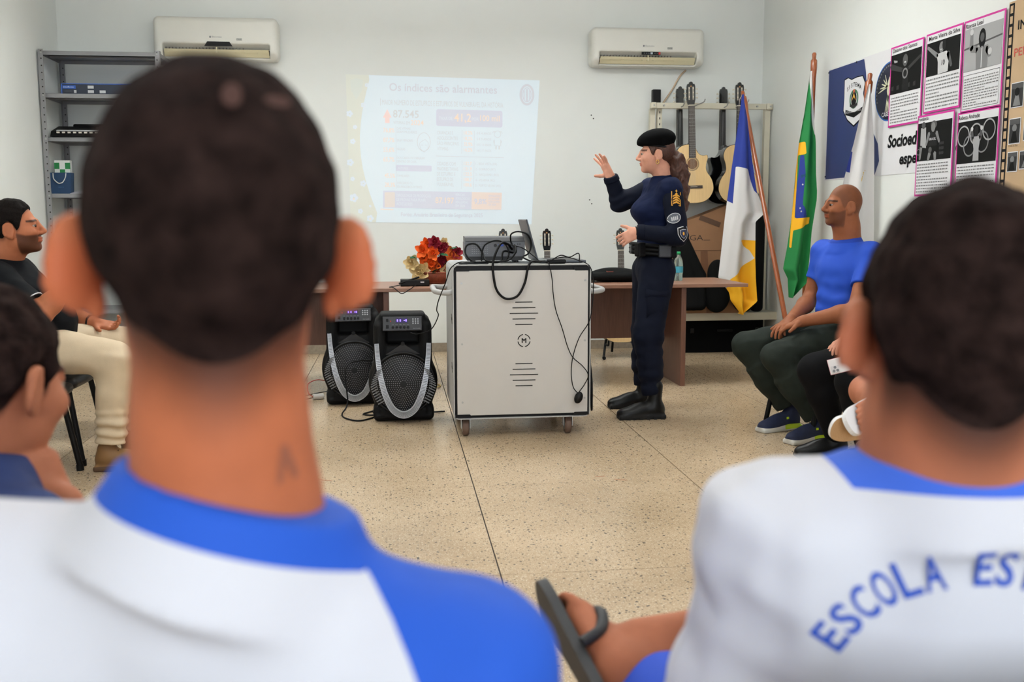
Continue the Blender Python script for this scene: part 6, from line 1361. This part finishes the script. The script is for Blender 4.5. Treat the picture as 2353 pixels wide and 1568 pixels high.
# trousers, belt, boots
Q = Soft(.006); Q.ell(pel + A3(.005, 0, -.03), (.115, .155, .13), None, .04)
for hp, kn, an in ((pel + A3(.0, -.085, -.05), A3(1.505, 5.68, .5), A3(1.527, 5.66, .2)), (pel + A3(0, .085, -.05), A3(1.575, 5.99, .49), A3(1.56, 6.0, .2))):
    Q.cap(hp, kn, .108, .086, .04); Q.cap(kn, kn + (an - kn) * .72, .082, .076, .04); Q.cone(kn + (an - kn) * .5, an + A3(0, 0, -.06), .066, .056, .02)
Q.box((1.57, 5.84, 1.08), (.6, .6, .16), None, .01, .01, 's')
Q.disp = lambda P: .009 * wob(P * np.array([.7, .7, 1.8]), 26, 3) * sstep(.8, .35, P[:, 2]) + .002 * wob(P, 50, 5); tr = Q.mesh(); tro = of.put('trousers', tr, NAV)
bvt = bvh_of(tr); decal(bvt, of.loc, [(-.07, -.09), (.07, -.1), (.075, .06), (-.065, .07)], (1.545, 5.6, .70), EX, EZ, D, .008).build('cargo_pocket', NAV, tro); decal(bvt, of.loc, [(-.075, .03), (.08, .02), (.08, .07), (-.07, .08)], (1.545, 5.6, .70), EX, EZ, D, .013).build('pocket_flap', NAV, tro)
bp = []
for k in range(36):
    a = k * 2 * PI / 36; bp.append(vec((1.567 + .128 * math.cos(a), 5.845 + .152 * math.sin(a), 1.005 - .012 * math.cos(a))))
bo = MB()
for q in (-.024, 0, .024): bo.tube([p + A3(0, 0, q) - of.loc for p in bp], .014, n=6, closed=True)
bo = bo.build('belt', BLK, of.root); bo['kind'] = 'thing'; del bo['kind']
B(vec((1.437, 5.84, 1.01)) - of.loc, (.02, .06, .055), bevel=.006).build('buckle', mat('buckle_grey', (44, 46, 48), .4), bo); B(vec((1.60, 5.685, 1.0)) - of.loc, (.075, .04, .075), bevel=.008).build('belt_pouch', mat('pouch_grey', (58, 60, 64), .5), bo); B(vec((1.655, 5.70, .995)) - of.loc, (.04, .04, .07), bevel=.008).build('belt_pouch', BLK, bo); B(vec((1.46, 5.72, 1.01)) - of.loc, (.06, .045, .085), rot=.5, bevel=.01).build('belt_pouch', BLK, bo)
for hx, hy in ((1.60, 5.655), (1.62, 6.0)):
    heel, toe = A3(hx, hy, 0), A3(hx - .3, hy - .01, 0); o = shoe_parts(of, heel, toe, BLKB, mat('boot_rubber', (14, 13, 13), .8), .034, 1.02, high=.085, name='boot', lace=mat('lace_black', (10, 10, 10), .8))
    for k in range(7): B((hx - .02 - k * .042 - of.loc[0], hy - of.loc[1] - .046, .01), (.018, .012, .02)).build('tread_lug', MATS['boot_rubber'], o)

# ------------------------------------------------------------------ man in blue T-shirt, seated at the right
mr = Person('man_blue', 'person in bright blue T-shirt and olive trousers seated with hands clasped', (2.4, 5.2, 0), .0045, (150, 92, 62), .45)
HM, NM = A3(2.49, 5.25, 1.268), A3(2.53, 5.26, 1.08); mr.head(HM, (-1, -.04, -.02), (.02, 0, 1), NM, 1.0, neck_r=.068, jaw=1.08)
shr, shl, pel = A3(2.465, 5.405, 1.0), A3(2.59, 5.09, .995), A3(2.50, 5.23, .56); TM = frame((-.85, -.5, 0), NM - pel)
elr, wrr, ell, wrl = A3(2.41, 5.43, .73), A3(2.185, 5.2, .625), A3(2.45, 4.95, .70), A3(2.20, 5.07, .635)
mr.arm(shr, elr, wrr, (.056, .048, .044, .03)); mr.arm(shl, ell, wrl, (.056, .048, .044, .03))
mr.hand(wrr, (-.8, -.55, -.3), (.2, .3, .95), (-.3, .3, .5), curl=(18, 22, 25, 28)); mr.hand(wrl, (-.75, .45, -.35), (.1, -.2, .95), (-.3, -.6, .5), curl=(22, 25, 28, 30))
mr.finish(beard=((58, 40, 32), .55), stubble=((92, 62, 46), .012, .5), lips=.3); mr.eyes()
Q = Soft(.0055); torso(Q, pel, NM - A3(0, 0, .03), shl, shr, TM, .002, 1.02, belly=.015, k=.06, chest=.12); Q.cone(NM - A3(0, 0, .06), NM + A3(-.01, -.003, .0), .1, .08, .03, rnd=.004)
for sh, el in ((shr, elr), (shl, ell)): Q.cone(sh + (sh - el) * .02, sh + (el - sh) * .58, .058, .066, .04)
Q.box(pel - A3(0, 0, .1), (.7, .7, .16), None, .01, .01, 's'); Q.disp = lambda P: .008 * wob(P * np.array([.6, .6, 2.0]), 22, 2) * sstep(.95, .66, P[:, 2]) + .002 * wob(P, 40, 5); v, t = Q.mesh()
cup = nrm((-.1, -.03, 1)); hgt = (v - NM) @ cup; rad = np.linalg.norm((v - NM) - hgt[:, None] * cup, axis=1); (cv, ct), (v, t) = split(v, t, np.minimum(hgt + .018, .11 - rad)); sh_ = mr.put('tshirt', (v, t), mat('tshirt_royal', (20, 74, 190), .75, bump=.08, bscale=400)); mr.put('collar', (cv, ct), mat('collar_royal', (18, 62, 168), .8))
bv = bvh_of((v, t)); fm = Vector((-.85, -.5, 0)); lx = Vector((-.5, .85, 0)) * -1
decal(bv, mr.loc, [(-.016, -.004), (-.004, -.012), (.016, .006), (.0, -.002), (-.008, .002), (-.008, .01)], (2.40, 5.10, .84), lx, EZ, -fm * -1, .002, 2).build('chest_emblem', mat('print_dim', (70, 84, 110), .6), sh_)
OLV = mat('trousers_olive', (40, 46, 41), .8, spec=.15, var=.08, vscale=14, bump=.1, bscale=200)
Q = Soft(.006); Q.ell(pel, (.15, .175, .115), None, .04); LEGS = ((pel + A3(-.05, .09, .0), A3(1.995, 5.34, .47), A3(2.21, 5.28, .16)), (pel + A3(-.03, -.09, .0), A3(2.04, 5.02, .45), A3(2.25, 4.98, .16)))
for hp, kn, an in LEGS: Q.cap(hp, kn, .1, .078, .04); Q.cap(kn, kn + (an - kn) * .6, .078, .082, .03); Q.cone(kn + (an - kn) * .3, an + (an - kn) * .06, .086, .08, .03)
Q.disp = lambda P: .006 * wob(P * np.array([1, 1, .7]), 22, 7) + .0025 * wob(P, 60, 3); mr.put('trousers', Q.mesh(), OLV)
SN = mat('sneaker_navy', (24, 34, 66), .7, var=.15, vscale=40, bump=.2, bscale=250); SOLW = mat('sole_white', (214, 214, 208), .6); LIME = mat('sole_lime', (186, 216, 24), .5)
for hp, kn, an in LEGS:
    hl_ = A3(an[0] + .07, an[1] - .01, 0); o = shoe_parts(mr, hl_, hl_ + A3(-.28, -.1, 0), SN, SOLW, .034, 1.0, name='sneaker', accent=(LIME, 1, .13), lace=SN); mr.leg(hp, kn, an)
    B(hl_ + A3(-.09, -.075, .075) - mr.loc, (.014, .004, .012), rot=.3).build('lace_loop', LIME, o)
chair(2.40, 5.06, 195, 'black chair under the person in olive trousers').location = (2.36, 5.16, 0)

# ------------------------------------------------------------------ man in black polo, seated at the left
ml = Person('man_polo', 'person in black polo and khaki trousers seated near the steel shelving', (-1.65, 4.95, 0), .0045, (176, 108, 76), .45)
HL, NL = A3(-1.75, 4.86, 1.165), A3(-1.83, 4.90, .995); ml.head(HL, (1, .06, .02), (-.08, 0, 1), NL, 1.06, neck_r=.066, jaw=1.12)
shr, shl, pel = A3(-1.80, 4.70, .92), A3(-1.86, 5.14, .92), A3(-1.70, 4.95, .56); TL = frame((1, .05, 0), NL - pel)
elr, wrr, ell, wrl = A3(-1.60, 4.66, .765), A3(-1.47, 4.75, .925), A3(-1.68, 5.2, .73), A3(-1.49, 5.09, .68)
ml.arm(shr, elr, wrr, (.06, .05, .046, .031)); ml.arm(shl, ell, wrl, (.06, .05, .046, .031)); ml.hand(wrr, (.6, .3, .75), (-.3, -.9, .2), (-.4, .4, .8), curl=(20, 25, 30, 35)); ml.hand(wrl, (.9, -.15, -.15), (.1, .35, -.9), (-.1, -.9, 0), curl=(25, 30, 35, 40))
ml.finish(beard=((34, 24, 20), .8), stubble=((40, 28, 22), .02, .6), lips=.3, recede=.03); ml.eyes(); ml.hair(HAIRB, .012, (.003, 80), recede=.03, taper=.02)
Q = Soft(.006); torso(Q, pel, NL - A3(0, 0, .02), shl, shr, TL, .01, 1.12, belly=.06, k=.06, chest=.13)
for sh, el in ((shr, elr), (shl, ell)): Q.cone(sh + (sh - el) * .1, sh + (el - sh) * .78, .078, .078, .05)
Q.box(pel - A3(0, 0, .09), (.7, .7, .16), None, .01, .01, 's'); Q.cone(NL - A3(0, 0, .05), NL + A3(.015, -.002, .02), .1, .082, .03, rnd=.005); Q.disp = fold(.004, 20, 3, (1, 1, 1.5)); pv = Q.mesh(); po = ml.put('polo_shirt', pv, mat('polo_black', (10, 12, 16), .8, spec=.15, bump=.1, bscale=400))
for sh, el in ((shr, elr), (shl, ell)):
    c_ = sh + (el - sh) * .755; ax = nrm(el - sh); u_ = nrm(np.cross(ax, A3(0, 0, 1))); w_ = np.cross(ax, u_)
    for q, m_ in ((0, MATS['patch_white']),): MB().tube([c_ + (u_ * math.cos(k * .2618) + w_ * math.sin(k * .2618)) * .0785 - ml.loc for k in range(24)], .003, n=6, closed=True).build('sleeve_stripe', m_, po)
KH = mat('trousers_khaki', (206, 186, 156), .8, var=.05, vscale=14, bump=.1, bscale=200); Q = Soft(.006); Q.ell(pel + A3(.02, 0, .02), (.16, .19, .12), None, .04)
LG2 = ((pel + A3(.03, -.1, .02), A3(-1.325, 4.80, .545), A3(-1.36, 4.80, .16)), (pel + A3(.03, .1, .02), A3(-1.30, 5.12, .57), A3(-1.33, 5.14, .16)))
for hp, kn, an in LG2: Q.cap(hp, kn, .112, .082, .04); Q.cone(kn + (kn - an) * .04, an + A3(0, 0, -.02), .084, .068, .04); ml.leg(hp, kn, an)
Q.disp = lambda P: .007 * np.sin(P[:, 2] * 130 + 3 * wob(P, 16, 2)) * sstep(.34, .2, P[:, 2]) + .004 * wob(P * np.array([1, 1, 1.5]), 22, 4); ml.put('trousers', Q.mesh(), KH)
for hp, kn, an in LG2: shoe_parts(ml, (an[0] - .07, an[1], 0), (an[0] + .2, an[1] - .02, 0), mat('shoe_tan', (134, 98, 58), .6), mat('shoe_sole_brown', (90, 64, 42), .7), .022, 1.02, lace=mat('lace_brown', (90, 64, 42), .8))
MB().tube([wrl - nrm(wrl - ell) * .02 + (np.cross(nrm(wrl - ell), A3(0, 0, 1)) * math.cos(k * .6) + A3(0, 0, 1) * math.sin(k * .6)) * .034 - ml.loc for k in range(11)], .008, n=6, closed=True).build('wristwatch', BLKP, ml.root)
chair(-1.74, 5.16, 0, 'black chair of the person in black polo').location = (-1.74, 5.1, 0)
chair(-1.725, 4.60, 0, 'empty black chair next to the person in black polo')
chair(-1.72, 4.05, 0, 'empty black chair second from the person in black polo')
chair(-1.80, 5.80, 5, 'empty black chair beyond the person in black polo')

# ------------------------------------------------------------------ seated person in black leggings with phone
p7 = Person('phone_holder', 'person in black leggings holding a white phone on the lap', (2.4, 4.48, 0), .005, (204, 146, 122), .5)
HP, NP = A3(2.55, 4.5, 1.17), A3(2.55, 4.5, 1.0); p7.head(HP, (-1, -.1, -.2), (0, 0, 1), NP, .97, neck_r=.05)
shl, shr, pel = A3(2.57, 4.33, .93), A3(2.53, 4.67, .93), A3(2.5, 4.5, .56); TP = frame((-1, -.1, 0), NP - pel)
wr7 = A3(2.225, 4.375, .525); p7.arm(shl, (2.5, 4.25, .68), wr7, (.045, .04, .036, .026)); p7.arm(shr, (2.47, 4.75, .69), (2.25, 4.62, .6), (.045, .04, .036, .026)); p7.hand(wr7, (-.75, .1, -.55), (-.4, -.85, .3), (-.5, .3, .8), curl=(50, 50, 50, 50), sc=.95); p7.hand((2.25, 4.62, .6), (-.8, -.3, -.3), (0, .2, 1), (-.2, -.9, 0), curl=(20, 20, 20, 20), sc=.95)
p7.finish(lips=.3); p7.eyes(); p7.hair(HAIRB, .02, (.003, 60), taper=.02)
Q = Soft(.008); torso(Q, pel, NP - A3(0, 0, .02), shl, shr, TP, .006, .95, k=.06, chest=.12); Q.cone(shl + A3(0, 0, .02), shl + A3(-.04, -.05, -.14), .06, .062, .05); Q.cone(shr + A3(0, 0, .02), shr + A3(-.04, .05, -.14), .06, .062, .05); p7.put('tshirt', Q.mesh(), SHB)
Q = Soft(.006); Q.ell(pel, (.15, .175, .115), None, .04); LG = mat('leggings_black', (12, 12, 14), .85, spec=.15, var=.1, vscale=20)
for hp, kn, an in ((pel + A3(-.03, .09, 0), A3(2.085, 4.62, .435), A3(2.19, 4.6, .1)), (pel + A3(-.03, -.09, 0), A3(2.16, 4.36, .42), A3(2.24, 4.37, .1))): Q.cap(hp, kn, .098, .085, .04); Q.chain([kn, kn + (an - kn) * .35, an], [.083, .072, .048], .03); p7.leg(hp, kn, an); shoe_parts(p7, an + A3(.06, 0, -.1), an + A3(-.2, 0, -.1), BLKB, BLKB, .02, .95)
p7.put('leggings', Q.mesh(), LG); chair(2.46, 4.52, 184, 'black chair of the person in black leggings').location = (2.44, 4.5, 0)
ph = thing('mobile_phone', 'white phone with triple camera held in one hand', 'phone', (2.095, 4.33, .512)); _z = nrm((-.45, -.85, .25)); _y2 = A3(-.85, .42, -.3); _y2 = nrm(_y2 - _z * _y2.dot(_z)); ph.rotation_euler = Matrix(np.stack([np.cross(_y2, _z), _y2, _z], 1).tolist()).to_euler()
B((0, 0, 0), (.072, .145, .008), bevel=.003).build('phone_body', mat('phone_white', (226, 222, 222), .25), ph); cm = B((-.014, .046, .005), (.034, .036, .004), bevel=.0015).build('camera_bump', mat('phone_pale', (214, 210, 212), .2), ph); B((0, 0, -.0002), (.0745, .1475, .0055), bevel=.002).build('phone_edge', mat('phone_pink', (206, 150, 160), .4), ph)
for x, y in ((-.022, .054), (-.006, .046), (-.022, .038)): MB().cyl((x, y, .007), (x, y, .0085), .0065, n=14).build('camera_lens', mat('lens_grey', (120, 122, 128), .15), cm)

# ------------------------------------------------------------------ seated person with white sandals, feet crossed
p8 = Person('sandal_sitter', 'person in blue with crossed feet in white sandals on a chair', (1.8, 2.95, 0), .005, (176, 112, 84), .5)
H8, N8 = A3(1.86, 2.95, 1.12), A3(1.86, 2.95, .96); p8.head(H8, (-.8, .5, 0), (0, 0, 1), N8, 1.0); shl, shr, pel = A3(1.87, 2.79, .89), A3(1.85, 3.11, .89), A3(1.86, 2.95, .54); T8 = frame((-1, .1, 0), N8 - pel)
p8.arm(shl, (1.85, 2.72, .66), (1.75, 2.8, .66)); p8.arm(shr, (1.85, 3.2, .66), (1.73, 3.1, .66)); p8.hand((1.75, 2.8, .66), (-.6, .6, -.4), (0, 0, 1), (-.7, -.2, 0)); p8.hand((1.73, 3.1, .66), (-.6, -.6, -.4), (0, 0, 1), (-.7, .2, 0))
hpl, hpr = pel + A3(-.05, -.09, 0), pel + A3(-.05, .09, 0); knl, knr = A3(1.60, 2.62, .60), A3(1.66, 3.26, .58)
p8.leg(hpl, knl, (1.575, 2.97, .60)); p8.leg(hpr, knr, (1.60, 2.86, .535))
PA = p8.foot((1.60, 2.99, .615), (1.435, 2.87, .555), (.45, -.75, .55), big=-1, sc=.95); PB = p8.foot((1.62, 2.93, .535), (1.40, 2.93, .525), (.1, .97, .25), big=1, sc=.95)
p8.finish(stubble=((26, 19, 16), .02, .9), lips=.2); p8.eyes(); p8.hair(HAIRC, .01, (.003, 70))
WSN = mat('sandal_white', (226, 226, 226), .6); slipper(p8, PA, WSN, WSN, thick=.018, sc=1.3); slipper(p8, PB, WSN, WSN, thick=.016, m_under=mat('outsole_tan', (196, 156, 110), .7, var=.05, bump=.4, bscale=220))
Q = Soft(.009); torso(Q, pel, N8 - A3(0, 0, .02), shl, shr, T8, .006, 1, k=.06); Q.cone(shl + A3(0, 0, .02), shl + A3(-.01, -.05, -.16), .06, .065, .05); Q.cone(shr + A3(0, 0, .02), shr + A3(-.01, .06, -.16), .06, .065, .05); p8.put('tshirt', Q.mesh(), SHB)
Q = Soft(.009); Q.ell(pel, (.14, .175, .1), None, .04); Q.cone(hpl, hpl + (knl - hpl) * .85, .095, .088, .03); Q.cone(hpr, hpr + (knr - hpr) * .85, .095, .088, .03); p8.put('shorts', Q.mesh(), SHORT)
chair(1.78, 2.95, 180, 'black chair of the person in white sandals')
